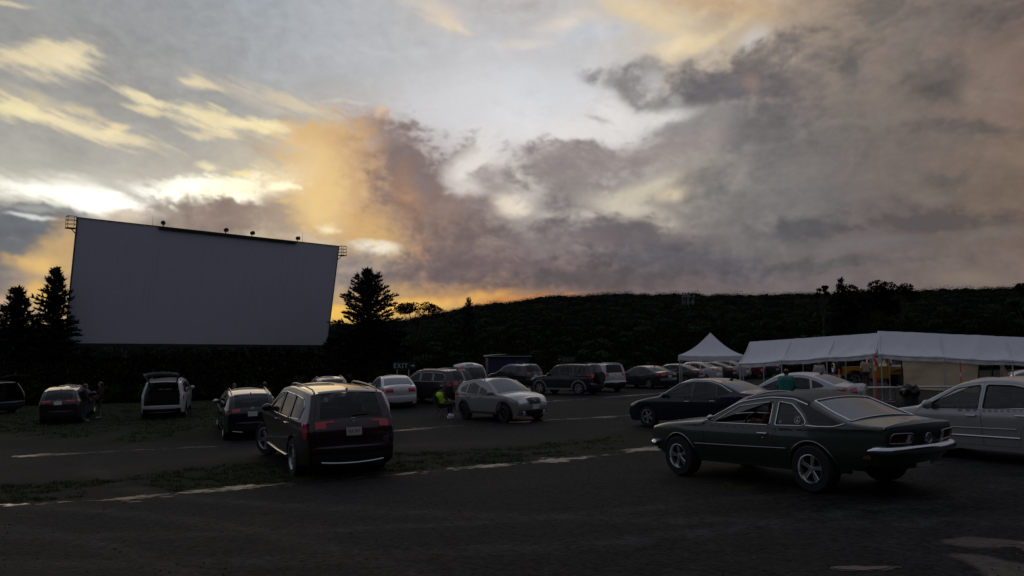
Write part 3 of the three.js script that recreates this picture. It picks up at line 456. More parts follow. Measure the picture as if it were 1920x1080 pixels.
// woods round the rest of the lot, behind the camera: their dark wall is what the car sides mirror
{
  const r = rng(23), g = clump(r, 120, .22, .8), list = [];
  for (let k = 0; k < 1500; k++) { const az = lerp(72, 288, r()) * Math.PI / 180, q = lerp(30, 46, r()), x = q * Math.sin(az), z = -q * Math.cos(az), s = 1.6 + 1.6 * r(), top = 12 + 3 * noise2(az * 6, 3); list.push([x, groundY(x, z) + top * Math.pow(r(), .8), z, s]); }
  const m = new THREE.InstancedMesh(g, hillMat, list.length), o = new THREE.Object3D(); m.name = 'woods'; m.userData = { kind: 'stuff', label: 'dark woods round the lot behind the camera', category: 'wood' };
  list.forEach(([x, y, z, s], i) => { o.position.set(x, y, z); o.rotation.set(0, r() * 6.28, 0); o.scale.setScalar(s); o.updateMatrix(); m.setMatrixAt(i, o.matrix); }); shade(m); scene.add(m);
}
spruce('spruce', 'smaller dark spruce at the left edge, left of the big screen', -40.0, -62, 8.9, 3.3, 3, { low: .05, dense: 5, sprays: 8, pow: .72 });
spruce('spruce', 'taller dark spruce touching the left edge of the big screen', -37.3, -62.5, 10.5, 2.9, 4, { low: .05, dense: 5, sprays: 8, pow: .72 });
spruce('spruce', 'lone dark spruce right of the big screen against the glowing sky', -14.1, -75, 11.2, 4.9, 5, { low: .05, dense: 5.0, sprays: 7, pow: .62, fill: 4, rise: .3 });
spruce('spruce', 'small pointed conifer on the skyline left of centre', -7.4, -130, 11.4, 3.6, 6, { dense: 2.6 });
spruce('spruce', 'pointed conifer at the left of the skyline tree group on the right', 43.4, -101, 11.6, 3.6, 7, { dense: 3 });
broadleaf('broadleaf_tree', 'flat-topped broadleaf tree against the glow right of the spruce', 'tree', -14.7, -120, 10.9, 3.6, 31, { lobes: 12, low: .72, droop: .35, lobe: .32, leaves: 340, leaf: .26, fork: .5 });
broadleaf('broadleaf_tree', 'big rounded tree highest on the skyline at the right', 'tree', 46.6, -101, 11.6, 3.4, 32, { lobes: 16, low: .5, lobe: .36, leaves: 320 });
broadleaf('broadleaf_tree', 'spreading tree with open branches right of the rounded skyline tree', 'tree', 50.6, -101, 10.8, 2.9, 33, { lobes: 11, low: .7, droop: .4, lobe: .3, leaves: 200 });
broadleaf('broadleaf_tree', 'low bushy tree at the foot of the lone spruce', 'tree', -11.6, -76, 5.4, 1.5, 34, { lobes: 9, leaves: 200 });
broadleaf('broadleaf_tree', 'small leafy tree beside the right edge of the big screen', 'tree', -17.6, -79, 5.8, 1.7, 35, { lobes: 9, leaves: 160 });
broadleaf('broadleaf_tree', 'young tree in front of the lower left corner of the big screen', 'tree', -36.8, -60, 5.0, 1.4, 38, { lobes: 9, leaves: 180 });
broadleaf('sapling', 'thin sparse sapling rising above the skyline', 'tree', 28.4, -70, 8.2, .5, 36, { lobes: 6, low: .84, lobe: .45, leaves: 16, leaf: .3, fork: .8, trunk: .28 });
broadleaf('broadleaf_tree', 'tree tip at the right edge of the skyline', 'tree', 62.5, -93, 11.2, 1.6, 37, { lobes: 7, leaves: 180 });
console.log('wood done');
// ---------------------------------------------------------------- the big outdoor picture screen, leaning towards the lot
{
  const BL = V3(-37.7, 2.85, -65), BR = V3(-19.8, 2.85, -82.3), Wd = BL.distanceTo(BR), turn = Math.atan2(BR.x - BL.x, BR.z - BL.z) - Math.PI / 2, base = V3((BL.x + BR.x) / 2, groundY((BL.x + BR.x) / 2, (BL.z + BR.z) / 2), (BL.z + BR.z) / 2);
  const t = thing('picture_screen', 'huge pale drive-in picture screen leaning towards the lot', 'screen', [base.x, base.y, base.z], turn);   // own x runs along the screen to the right, z towards the lot
  const y0 = 2.85 - base.y, H = 10.4, lean = Math.atan2(2.0, H), h = H / Math.cos(lean), hw = Wd / 2, at = (x, u, o = 0) => [x, y0 + u * Math.cos(lean) - o * Math.sin(lean), u * Math.sin(lean) + o * Math.cos(lean)];
  const grain = canvasTex(1024, 512, (g, w, q) => { g.fillStyle = '#dcdce2'; g.fillRect(0, 0, w, q); const r = rng(8); for (let k = 0; k < 26000; k++) { const v = 205 + r() * 40 | 0; g.fillStyle = `rgba(${v},${v},${v + 4},.35)`; g.fillRect(r() * w, r() * q, 1 + r() * 7, 1 + r() * 3); } for (let k = 0; k < 260; k++) { g.fillStyle = `rgba(${170 + r() * 30 | 0},${168 + r() * 30 | 0},${165 + r() * 25 | 0},.10)`; const x = r() * w; g.fillRect(x, r() * q * .5, 1 + r() * 3, q * (.1 + .5 * r())); } });
  // face of sheets, eight feet by four, butted with thin joints
  const nx = 10, ny = 4, sheets = [new THREE.PlaneGeometry(1, 1)], sw = Wd / nx, sh = h / ny, face = std(.76, .78, .83, .85, 0, { map: grain });
  const backing = part('face_backing', box(Wd - .02, h - .02, .16).applyMatrix4(new THREE.Matrix4().makeRotationX(lean)).translate(...at(0, h / 2, -.092)), std(.35, .35, .36, .8), t);
  for (let j = 0; j < ny; j++) for (let i = 0; i < nx; i++) { const g = new THREE.BoxGeometry(sw - .0004, sh - .0004, .02), uv = g.attributes.uv; for (let k = 0; k < uv.count; k++) uv.setXY(k, (i + uv.getX(k)) / nx, (j + uv.getY(k)) / ny); const p = part('panel', g, face, t); p.rotation.x = lean; p.position.set(...at(-hw + (i + .5) * sw, (j + .5) * sh, 0)); }
  const rot = (g) => g.applyMatrix4(new THREE.Matrix4().makeRotationX(lean)), rust = std(.035, .026, .02, .8), iron = std(.03, .03, .032, .7);
  part('top_rail', rot(box(Wd + .3, .09, .1)).translate(...at(0, h + .05, .02)), iron, t);
  part('top_beam', rot(box(Wd * .54, .19, .2)).translate(...at(-hw + Wd * .53, h - .08, .15)), rust, t);
  for (const s of [-1, 1]) part('side_edge', rot(box(.07, h + .1, .22)).translate(...at(s * (hw + .045), h / 2, -.06)), iron, t);
  part('bottom_beam', rot(box(Wd + .2, .3, .3)).translate(...at(0, -.17, -.1)), iron, t);
  for (let k = 0; k < 7; k++) { const x = lerp(-hw + 1, hw - 1, k / 6); const [a, b, c] = at(x, h - .2, -.3), [d, e, f] = at(x, 0, -.35); part('post', merge([rod([x, -.4, f - .1], [d, e, f], .16), rod([d, e, f], [a, b, c], .12), rod([x, -.4, -5.2], [a, b, c], .12), rod([x, 4.2, -3.7], [x, 4.6, f], .07), rod([x, 8.4, -2.2], [x, 8.2, .35], .07)]), iron, t); }
  // maintenance cages at both top corners
  for (const s of [-1, 1]) { const [cx, cy, cz] = at(s * (hw + .5), h - .9, .1), w = .31, d = .32, g = []; for (const a of [-w, w]) for (const b of [-d, d]) g.push(rod([cx + a, cy, cz + b], [cx + a, cy + 1.0, cz + b], .022)); for (const yy of [0, .35, .68, 1.0]) for (const [p, q] of [[[-w, -d], [w, -d]], [[w, -d], [w, d]], [[w, d], [-w, d]], [[-w, d], [-w, -d]]]) g.push(rod([cx + p[0], cy + yy, cz + p[1]], [cx + q[0], cy + yy, cz + q[1]], .022)); g.push(box(.72, .06, .74, cx, cy, cz), rod([cx, cy, cz], [cx - s * .5, cy - .5, cz - .1], .04)); part('cage', merge(g), iron, t); }
  for (const f of [.275, .505, .61, .805]) { const [x, y, z] = at(-hw + f * Wd, h + .12, .1); const l = part('floodlight', merge([new THREE.SphereGeometry(.19, 14, 10), new THREE.CylinderGeometry(.2, .14, .16, 16).rotateX(Math.PI / 2).translate(0, 0, .14), rod([0, -.32, 0], [0, -.1, 0], .04)]), iron, t); l.position.set(x, y + .28, z); l.rotation.y = f * 2 - 1; }
  for (const f of [.24, .83]) { const [x, y, z] = at(-hw + f * Wd, h, 0); part('lightning_rod', rod([x, y, z], [x, y + 1.1, z], .018, 5, .008), iron, t); }
}
// ---------------------------------------------------------------- cars: a side outline swept across the width, with doors, panes and lamps cut from the same surface
function sampleSeg(pts, n) { if (pts.length === 2) { const o = []; for (let i = 0; i <= n; i++) o.push(V2(lerp(pts[0][0], pts[1][0], i / n), lerp(pts[0][1], pts[1][1], i / n))); return o; } const c = new THREE.SplineCurve(pts.map((p) => V2(...p))); return c.getPoints(n); }
function inside(p, a, b) { return (b.x - a.x) * (p.y - a.y) - (b.y - a.y) * (p.x - a.x); }
function insetPoly(pts, d) {                         // moves the edges of a polygon inwards by d
  const n = pts.length, area = THREE.ShapeUtils.area(pts), s = area > 0 ? 1 : -1, out = [];
  for (let i = 0; i < n; i++) { const a = pts[(i + n - 1) % n], b = pts[i], c = pts[(i + 1) % n], e1 = b.clone().sub(a).normalize(), e2 = c.clone().sub(b).normalize(), n1 = V2(-e1.y, e1.x), n2 = V2(-e2.y, e2.x), m = n1.clone().add(n2).normalize(), k = Math.max(0.35, m.dot(n1)); out.push(b.clone().addScaledVector(m, s * d / k)); }
  return out;
}
function roundPoly(pts, r, n = 4) { const out = [], N = pts.length; for (let i = 0; i < N; i++) { const a = pts[(i + N - 1) % N], b = pts[i], c = pts[(i + 1) % N], ra = Math.min(r, b.distanceTo(a) * .4), rc = Math.min(r, b.distanceTo(c) * .4), p = b.clone().lerp(a, ra / b.distanceTo(a)), q = b.clone().lerp(c, rc / b.distanceTo(c)); for (let k = 0; k <= n; k++) { const t = k / n; out.push(V2((1 - t) ** 2 * p.x + 2 * t * (1 - t) * b.x + t * t * q.x, (1 - t) ** 2 * p.y + 2 * t * (1 - t) * b.y + t * t * q.y)); } } return out; }
function triFine(contour, holes, most) {             // triangles of a flat outline with holes, edges split until none is longer than most
  const ccw = THREE.ShapeUtils.isClockWise(contour) ? contour.slice().reverse() : contour, hs = holes.map((h) => THREE.ShapeUtils.isClockWise(h) ? h : h.slice().reverse());
  const P = [...ccw, ...hs.flat()]; let T = THREE.ShapeUtils.triangulateShape(ccw, hs).map((t) => [...t]); const V = P.map((p) => [p.x, p.y]);
  for (let it = 0; it < 7; it++) {
    const mid = new Map(), next = []; let split = 0;
    const cut = (a, b) => { if (Math.hypot(V[a][0] - V[b][0], V[a][1] - V[b][1]) <= most) return -1; const k = a < b ? a * 1e6 + b : b * 1e6 + a; if (!mid.has(k)) { mid.set(k, V.length); V.push([(V[a][0] + V[b][0]) / 2, (V[a][1] + V[b][1]) / 2]); } split++; return mid.get(k); };
    for (const [a, b, c] of T) {
      const ab = cut(a, b), bc = cut(b, c), ca = cut(c, a), n = (ab >= 0) + (bc >= 0) + (ca >= 0);
      if (n === 0) next.push([a, b, c]);
      else if (n === 3) next.push([a, ab, ca], [ab, b, bc], [ca, bc, c], [ab, bc, ca]);
      else if (n === 1) { if (ab >= 0) next.push([a, ab, c], [ab, b, c]); else if (bc >= 0) next.push([a, b, bc], [a, bc, c]); else next.push([a, b, ca], [ca, b, c]); }
      else if (ab < 0) next.push([c, ca, bc], [a, b, bc], [a, bc, ca]); else if (bc < 0) next.push([a, ab, ca], [ab, b, c], [ab, c, ca]); else next.push([b, bc, ab], [a, ab, bc], [a, bc, c]);
    }
    T = next; if (!split) break;
  }
  return { V, T };
}
function wheelParts(R, wd, style) {
  const rr = R * (style.rim ?? .66), pts = [[rr * .97, -wd / 2], [R * .93, -wd / 2], [R * .985, -wd / 2 + .02], [R, -wd / 2 + .05], [R, wd / 2 - .05], [R * .985, wd / 2 - .02], [R * .93, wd / 2], [rr * .97, wd / 2], [rr * .96, wd / 2 - .03]];
  const tyre = toCreasedNormals(new THREE.LatheGeometry(pts.map((p) => V2(...p)), 36).rotateX(Math.PI / 2), .7);
  const g = [], o = wd / 2;                          // the outer side is at +z
  const lip = [[rr * .97, o - .004], [rr * .99, o + .004], [rr * .95, o + .006], [rr * .9, o - .012], [rr * .87, o - .07], [rr * .5, o - .1], [.0, o - .1]];
  const dish = toCreasedNormals(new THREE.LatheGeometry(lip.slice(0, 5).map((p) => V2(...p)), 36).rotateX(Math.PI / 2), .6); g.push(dish);
  for (let k = 0; k < style.n; k++) {
    const a = k / style.n * Math.PI * 2, w0 = rr * style.w0, w1 = rr * style.w1, s = new THREE.Shape([V2(rr * .1, -w0), V2(rr * .9, -w1), V2(rr * .9, w1), V2(rr * .1, w0)]);
    const e = new THREE.ExtrudeGeometry(s, { depth: .02, bevelEnabled: true, bevelSize: .006, bevelThickness: .008, bevelSegments: 1 }); e.translate(0, 0, o - .062); e.rotateZ(a); g.push(e);
    if (style.twin) { const e2 = e.clone(); e2.rotateZ(Math.PI / style.n * .55); g.push(e2); }
  }
  g.push(new THREE.CylinderGeometry(rr * .17, rr * .2, .035, 20).rotateX(Math.PI / 2).translate(0, 0, o - .035));
  const back = new THREE.CylinderGeometry(rr * .88, rr * .88, .01, 28).rotateX(Math.PI / 2).translate(0, 0, o - .1);
  return { tyre, rim: merge(g), back };
}
const wheelCache = new Map();
const WHEEL = { five: { n: 5, w0: .15, w1: .17 }, ten: { n: 10, w0: .06, w1: .08 }, twin: { n: 5, w0: .07, w1: .07, twin: true }, mag: { n: 5, w0: .07, w1: .16, rim: .62 }, six: { n: 6, w0: .14, w1: .15 } };
const seatGeo = () => merge([rbox(.5, .16, .5, .06, 0, .1, 0), rbox(.16, .62, .48, .06, -.24, .42, 0).applyMatrix4(new THREE.Matrix4().makeRotationZ(.18)), rbox(.1, .2, .26, .045, -.4, .84, 0)]);
const SEAT = seatGeo(), BENCH = merge([rbox(.5, .16, 1.25, .06, 0, .1, 0), rbox(.16, .6, 1.25, .06, -.24, .4, 0).applyMatrix4(new THREE.Matrix4().makeRotationZ(.2)), rbox(.08, .16, .24, .035, -.42, .78, -.4), rbox(.08, .16, .24, .035, -.42, .78, .4)]);

function makeCar(T, opt, label, category, x, z, headingDeg, group) {
  const sc = opt.scale ?? [1, 1, 1], S = (p) => [p[0] * sc[0], p[1] * sc[1]], q = opt.fine ?? 1;
  const order = Object.keys(T.segs), seg = {}, C = [], CR = [];
  for (const k of order) { const n = Math.max(4, Math.round((T.n?.[k] ?? 10) * q)); const s = sampleSeg(T.segs[k].map(S), n); seg[k] = [C.length ? C.length - 1 : 0, 0]; s.forEach((p, i) => { if (i === 0 && C.length) return; C.push(p); CR.push(T.crown?.[k] ?? .03); }); seg[k][1] = C.length - 1; }
  const nC = C.length, nrm = [], r = T.round ?? .055, hw = T.w * sc[2];
  for (let i = 0; i < nC; i++) { const a = C[Math.max(0, i - 1)], b = C[Math.min(nC - 1, i + 1)], t = b.clone().sub(a).normalize(); nrm.push(V2(t.y, -t.x).multiplyScalar(-1)); }
  for (let k = 0; k < 3; k++) for (let i = 1; i < nC - 1; i++) CR[i] = (CR[i - 1] + 2 * CR[i] + CR[i + 1]) / 4;
  const xf = C[0].x + .08, xr = C[nC - 1].x - .08, roofY = Math.max(...C.map((p) => p.y)), belt = T.belt * sc[1], pf = T.planFront ?? .16, pr = T.planRear ?? .12, xs = T.xF * sc[0], xe = T.xR * sc[0];
  const Wd = (X, Y) => {
    let w = hw; if (X > xs - .3) w -= pf * Math.pow(clamp((X - xs + .3) / (xf - xs + .3), 0, 1.2), 2.4); if (X < xe + .3) w -= pr * Math.pow(clamp((xe + .3 - X) / (xe + .3 - xr), 0, 1.2), 2.4);
    if (Y > belt) { const t = (Y - belt) / (roofY - belt); w -= T.tumble * (0.82 * t + .18 * t * t) + .012 * sstep(0, .12, t); } else { const t = (belt - Y) / belt; w -= .02 * sstep(.0, .25, .25 - Math.abs(t - .25)) * 0 + .075 * t * t * t + .018 * (1 - sstep(0, .16, t)); if (T.tuck && Y < T.tuck[0]) w -= T.tuck[1] * Math.pow((T.tuck[0] - Y) / T.tuck[0], 1.15); }
    return w;
  };
  const side = (X, Y, sgn, off = 0) => V3(X, Y, sgn * (Wd(X, Y) + off));
  const sideNormal = (X, Y, sgn) => { const h = .012, wx = (Wd(X + h, Y) - Wd(X - h, Y)) / (2 * h), hy = .045, wy = (Wd(X, Y + hy) - Wd(X, Y - hy)) / (2 * hy); return V3(-wx, -wy, sgn).multiply(V3(1, 1, 1)).normalize(); };
  const most = .16 / q;
  const sidePanel = (poly, holes, off = 0, both = false) => {
    const { V, T: tri } = triFine(poly, holes, most), out = [];
    for (const sgn of both ? [1, -1] : [1]) out.push(sgn);
    return (sgn) => { const pos = [], nor = [], uv = [], idx = []; for (const [X, Y] of V) { const p = side(X, Y, sgn, off), n = sideNormal(X, Y, sgn); pos.push(p.x, p.y, p.z); nor.push(n.x, n.y, n.z); uv.push(X, Y); } for (const t of tri) idx.push(...(sgn > 0 ? t : [t[0], t[2], t[1]])); const g = new THREE.BufferGeometry(); g.setAttribute('position', new THREE.Float32BufferAttribute(pos, 3)); g.setAttribute('normal', new THREE.Float32BufferAttribute(nor, 3)); g.setAttribute('uv', new THREE.Float32BufferAttribute(uv, 2)); g.setIndex(idx); return g; };
  };
  const I = C.map((p, i) => p.clone().addScaledVector(nrm[i], r)), WI = I.map((p) => Wd(p.x, p.y));
  // a point of the swept skin: i along the outline (may be fractional), s across from -1 to 1, off outwards
  const skin = (fi, s, off = 0) => { const i = clamp(Math.floor(fi), 0, nC - 2), f = fi - i, p = C[i].clone().lerp(C[i + 1], f), n = nrm[i].clone().lerp(nrm[i + 1], f).normalize(), w = lerp(WI[i], WI[i + 1], f), cr = lerp(CR[i], CR[i + 1], f); const o = cr * (1 - s * s) + off; return V3(p.x - n.x * o, p.y - n.y * o, s * (w - r)); };
  const skinPatch = (k, t0, t1, s0, s1, off = 0, nu, nv = 8) => { const [a, b] = seg[k]; return grid(nu ?? Math.max(2, Math.round((b - a) * Math.abs(t1 - t0))), nv, (u, v) => skin(lerp(a, b, lerp(t0, t1, u)), lerp(s0, s1, v), off)); };
  const edge = (k, sgn, K = 4) => { const [a, b] = seg[k]; return grid(b - a, K, (u, v) => { const i = clamp(Math.round(lerp(a, b, u)), 0, nC - 1), th = v * Math.PI / 2, p = C[i], n = nrm[i], d = r * (1 - Math.cos(th)); return V3(p.x + n.x * d, p.y + n.y * d, sgn * (WI[i] - r + r * Math.sin(th))); }); };
  // ---- the thing and its parts
  const car = thing(opt.name ?? category.replace(/ /g, '_'), label, category, [0, 0, 0], 0, group);
  const body = opt.paint, R = T.R * (opt.wheelScale ?? 1), Ra = T.Ra * (opt.wheelScale ?? 1), sill = T.sill * sc[1], skinMat = (k) => opt.skin?.[k] ?? body;
  const openHatch = opt.hatch ?? 0, gate = T.gate ?? [];
  const bodyGeo = [];
  for (const k of order) {
    const isGlass = T.glass.includes(k), inGate = gate.includes(k), lim = inGate ? .93 : 1, gs = T.glassS ?? .9, target = (n, g, m) => part(n, g, m, car);
    const e = [edge(k, 1), edge(k, -1)]; if (lim < 1) e.push(skinPatch(k, 0, 1, lim, 1, 0, undefined, 2), skinPatch(k, 0, 1, -1, -lim, 0, undefined, 2));
    if (isGlass && !inGate) { e.push(skinPatch(k, 0, 1, gs, 1, 0, undefined, 2), skinPatch(k, 0, 1, -1, -gs, 0, undefined, 2)); target(k === 'wind' ? 'windshield' : 'rear_window', skinPatch(k, 0, 1, -gs, gs, -.008, undefined, 12), k === 'wind' ? opt.windGlass ?? M.clear : opt.rearGlass ?? M.tint); }
    else if (!inGate) { const nm = T.partName?.[k]; const g = skinPatch(k, 0, 1, -1, 1, 0, undefined, 14); if (nm) { target(nm, merge([g, ...e]), skinMat(k)); continue; } bodyGeo.push(g); }
    bodyGeo.push(...e);
  }
  // tailgate: hinged at the back edge of the roof
  if (gate.length) {
    const h = C[seg[gate[0]][0]], piv = new THREE.Group(); const list = [];
    for (const k of gate) { if (T.glass.includes(k)) { list.push(skinPatch(k, 0, 1, .8, .92, 0, undefined, 2), skinPatch(k, 0, 1, -.92, -.8, 0, undefined, 2), skinPatch(k, 0, .06, -.8, .8, 0, 2), skinPatch(k, .94, 1, -.8, .8, 0, 2)); } else list.push(skinPatch(k, .01, .99, -.92, .92, 0, undefined, 12)); }
    if (openHatch) for (const k of gate) if (!T.glass.includes(k)) list.push(skinPatch(k, .01, .99, -.9, .9, -.05, undefined, 10));
    const g = merge(list); g.translate(-h.x, -h.y, 0); const door = part('tailgate', g, opt.gatePaint ?? body, car); door.position.set(h.x, h.y, 0); door.rotation.z = -openHatch;
    for (const k of gate) if (T.glass.includes(k)) { const w = skinPatch(k, .06, .94, -.8, .8, -.008, undefined, 10); w.translate(-h.x, -h.y, 0); part('rear_window', w, opt.rearGlass ?? M.tint, door); }
    car.userData.gate = undefined; delete car.userData.gate; opt._gate = [door, h];
  }
  const spoiler = T.spoiler; if (spoiler) { const [a] = seg[gate[0] ?? 'rglass']; part('spoiler', grid(4, 12, (u, v) => { const s = lerp(-.86, .86, v), p = skin(a - 1 + u * 0, s, .012); return V3(p.x - u * spoiler, p.y + .01 - u * u * .035, p.z); }), opt.spoilerMat ?? body, car); }
  // sides
  const arch = (cx, up) => { const a0 = Math.asin(clamp((sill - R) / Ra, -1, 1)), pts = []; for (let k = 0; k <= 20; k++) { const a = lerp(Math.PI - a0, a0, k / 20); pts.push(V2(cx + Ra * Math.cos(a), R + Ra * Math.sin(a))); } return pts; };
  const bottom = [...arch(xe), ...arch(xs)], contour = [...bottom, ...I.map((p) => p.clone())];   // back arch, sill, front arch, then the outline from front to back
  const P2 = (l) => l.map((p) => V2(...S(p)));
  const doors = T.doors.map((d) => P2(d)), fixed = T.fixed.map((d) => roundPoly(P2(d), .03));
  const panel = sidePanel(contour, [...doors, ...fixed]);
  bodyGeo.push(panel(1), panel(-1));
  part('body', merge(bodyGeo), body, car);
  const cGlass = opt.sideGlass ?? M.tint, rGlass = opt.backGlass ?? opt.sideGlass ?? M.tint;
  doors.forEach((d, n) => {
    const panes = T.panes[n] ? [roundPoly(P2(T.panes[n]), .035)] : [], dp = sidePanel(insetPoly(d, .005), panes), gp = panes.length ? sidePanel(panes[0], [], -.012) : null, hx = T.handles[n] ? S(T.handles[n]) : null;
    for (const s of [1, -1]) {
      const D = part('door', dp(s), body, car);
      if (gp && !(opt.openPane === n && s < 0)) part('window', gp(s), n ? rGlass : cGlass, D);
      if (hx) { const h = side(hx[0], hx[1], s, .02); part('handle', rbox(.19, .028, .03, .012, h.x, h.y, h.z), opt.handle ?? body, D); }
      if (panes.length && opt.trimMat) part('window_trim', tube(panes[0].map((p) => side(p.x, p.y, s, .004)), .009, panes[0].length * 2, 5, true), opt.trimMat, D);
    }
  });
  fixed.forEach((f) => { const gp = sidePanel(f, [], -.012); for (const s of [1, -1]) { part('quarter_window', gp(s), rGlass, car); if (opt.trimMat) part('window_trim', tube(f.map((p) => side(p.x, p.y, s, .004)), .009, f.length * 2, 5, true), opt.trimMat, car); } });
  // underside, wheel housings, cabin
  const low = [box(xs - xe + 1.5, .12, 2 * (hw - .34), (xs + xe) / 2, sill + .1, 0), box(xs - xe - 2 * Ra, .06, 2 * (hw - .1), (xs + xe) / 2, sill + .04, 0)];
  for (const cx of [xs, xe]) for (const s of [1, -1]) { low.push(new THREE.CylinderGeometry(Ra + .005, Ra + .005, .34, 20, 1, true, Math.PI / 2, Math.PI).rotateX(Math.PI / 2).translate(cx, R, s * (hw - .22)), box(2 * Ra, Ra * 1.2, .01, cx, R + Ra * .4, s * (hw - .39))); }
  part('underbody', merge(low), M.under, car);
  const cabF = C[seg.wind[0]].x - .1, cabR = T.cabR * sc[0], cw = hw - .16;
  part('cabin_floor', merge([box(cabF - cabR + .3, .05, 2 * cw, (cabF + cabR) / 2, T.floor * sc[1], 0), box(.05, belt - T.floor * sc[1] - .05, 2 * cw, cabF + .12, (belt + T.floor * sc[1]) / 2, 0)]), M.cabin, car);
  part('dashboard', rbox(.42, .3, 2 * cw - .04, .09, cabF - .12, belt - .14, 0), M.cabin, car);
  const sy = T.floor * sc[1] + .02, sx = T.seatX * sc[0];
  for (const s of [-1, 1]) { const g = part('seat', SEAT, opt.seatMat ?? M.seat, car); g.position.set(sx, sy, s * hw * .42); }
  { const g = part('rear_bench', BENCH, opt.seatMat ?? M.seat, car); g.position.set(T.benchX * sc[0], sy, 0); g.scale.z = hw / .93; }
  { const g = part('steering_wheel', new THREE.TorusGeometry(.18, .016, 8, 24), M.black, car); g.rotation.set(0, Math.PI / 2, 0); g.rotateX(-.35); g.position.set(cabF - .42, belt - .02, -hw * .42); }
  // mirrors
  if (T.mirror) { const [mx, my] = S(T.mirror); for (const s of [1, -1]) { const p = side(mx, my, s, .11); part('mirror', merge([new THREE.SphereGeometry(1, 14, 10).scale(.07, .085, .11).translate(p.x, p.y, p.z), rod([p.x, p.y - .03, p.z], [p.x + .02, p.y - .07, p.z - s * .16], .02)]), opt.mirrorMat ?? body, car); } }
  // wheels
  const wk = R + opt.wheel; if (!wheelCache.has(wk)) wheelCache.set(wk, wheelParts(R, opt.tyreW ?? .23, WHEEL[opt.wheel])); const wp = wheelCache.get(wk);
  for (const cx of [xs, xe]) for (const s of [1, -1]) { const w = part('wheel', wp.tyre, M.rubber, car); w.position.set(cx, R, s * (hw - .135 + (opt.track ?? 0))); if (s < 0) w.rotation.y = Math.PI; w.rotateZ(cx * 3 + s); const rm = part('rim', wp.rim, opt.rimMat ?? M.alloy, w); part('brake_disc', wp.back, M.black, w); if (cx === xs && opt.steer) w.quaternion.premultiply(new THREE.Quaternion().setFromAxisAngle(V3(0, 1, 0), opt.steer)); }
  // arch trim
  if (T.clad || opt.clad) { const m = opt.cladMat ?? M.trim; for (const s of [1, -1]) { const g = []; for (const cx of [xs, xe]) { const o = arch(cx), wdt = opt.cladW ?? .06; g.push(grid(o.length - 1, 2, (u, v) => { const i = Math.round(u * (o.length - 1)), d = o[i].clone().sub(V2(cx, R)).normalize(), p = V2(cx, R).addScaledVector(d, Ra + v * wdt - .004); return side(p.x, p.y, s, .02 - .012 * v); })); } if (!opt.cladArchOnly) g.push(grid(10, 2, (u, v) => { const X = lerp(xe + Ra, xs - Ra, u); return side(X, sill + v * .1, s, .02 - .01 * v); })); part('cladding', merge(g), m, car); } }
  const api = { car, C, seg, skin, skinPatch, side, sidePanel, Wd, S, hw, R, xs, xe, belt, sill, roofY, body, nrm, r };
  api.onSkin = (name, k, t, s, off = 0) => { const [a, b] = seg[k]; return skin(lerp(a, b, t), s, off); };
  api.lamp = (name, mat, k, t0, t1, s0, s1, off = .008, target = car) => { const out = []; for (const m of [1, -1]) { const g = merge([skinPatch(k, t0, t1, m * s0, m * s1, off, 4, 6)]); if (target !== car) g.translate(-opt._gate[1].x, -opt._gate[1].y, 0); out.push(part(name, g, mat, target)); } return out; };
  api.sideLamp = (name, mat, poly, off = .006) => { const g = sidePanel(roundPoly(P2(poly), .02, 2), [], off); for (const s of [1, -1]) part(name, g(s), mat, car); };
  api.gate = opt._gate;
  if (opt.rails) { for (const s of [1, -1]) { const pts = [], [a, b] = seg.roof; for (let k = 0; k <= 12; k++) { const t = lerp(.14, .94, k / 12), p = skin(lerp(a, b, t), s * .93, .0); const h = (k === 0 || k === 12) ? .0 : opt.railH ?? .045; pts.push(V3(p.x, p.y + h, p.z)); } part('roof_rail', tube(pts, .017, 40, 7), opt.rails, car); } }
  if (opt.fin) { const [a, b] = seg.roof, p = skin(lerp(a, b, .93), 0, 0); const sh = new THREE.Shape([V2(.09, 0), V2(-.08, 0), V2(-.07, .055)]); part('antenna_fin', new THREE.ExtrudeGeometry(sh, { depth: .02, bevelEnabled: true, bevelSize: .004, bevelThickness: .004, bevelSegments: 1 }).translate(p.x, p.y, -.01), opt.finMat ?? M.black, car); }
  T.dress?.(api, opt);
  opt.dress?.(api, opt);
  // set it on the ground: up along the slope under its wheels
  const h = headingDeg * Math.PI / 180, f = V3(Math.sin(h), 0, -Math.cos(h)), rt = V3(Math.cos(h), 0, Math.sin(h)), gy = (fx, rz) => groundY(x + f.x * fx + rt.x * rz, z + f.z * fx + rt.z * rz), tw = hw - .1;
  const yf = (gy(xs, tw) + gy(xs, -tw)) / 2, yr = (gy(xe, tw) + gy(xe, -tw)) / 2, yR = (gy(xs, tw) + gy(xe, tw)) / 2, yL = (gy(xs, -tw) + gy(xe, -tw)) / 2;
  const F = f.clone().multiplyScalar(xs - xe).add(V3(0, yf - yr, 0)).normalize(), Z = rt.clone().multiplyScalar(2 * tw).add(V3(0, yR - yL, 0)).normalize(), U = Z.clone().cross(F).normalize(); Z.copy(F.clone().cross(U));
  car.setRotationFromMatrix(new THREE.Matrix4().makeBasis(F, U, Z)); car.position.set(x, lerp(yr, yf, (0 - xe) / (xs - xe)) + .004, z);
  return api;
}
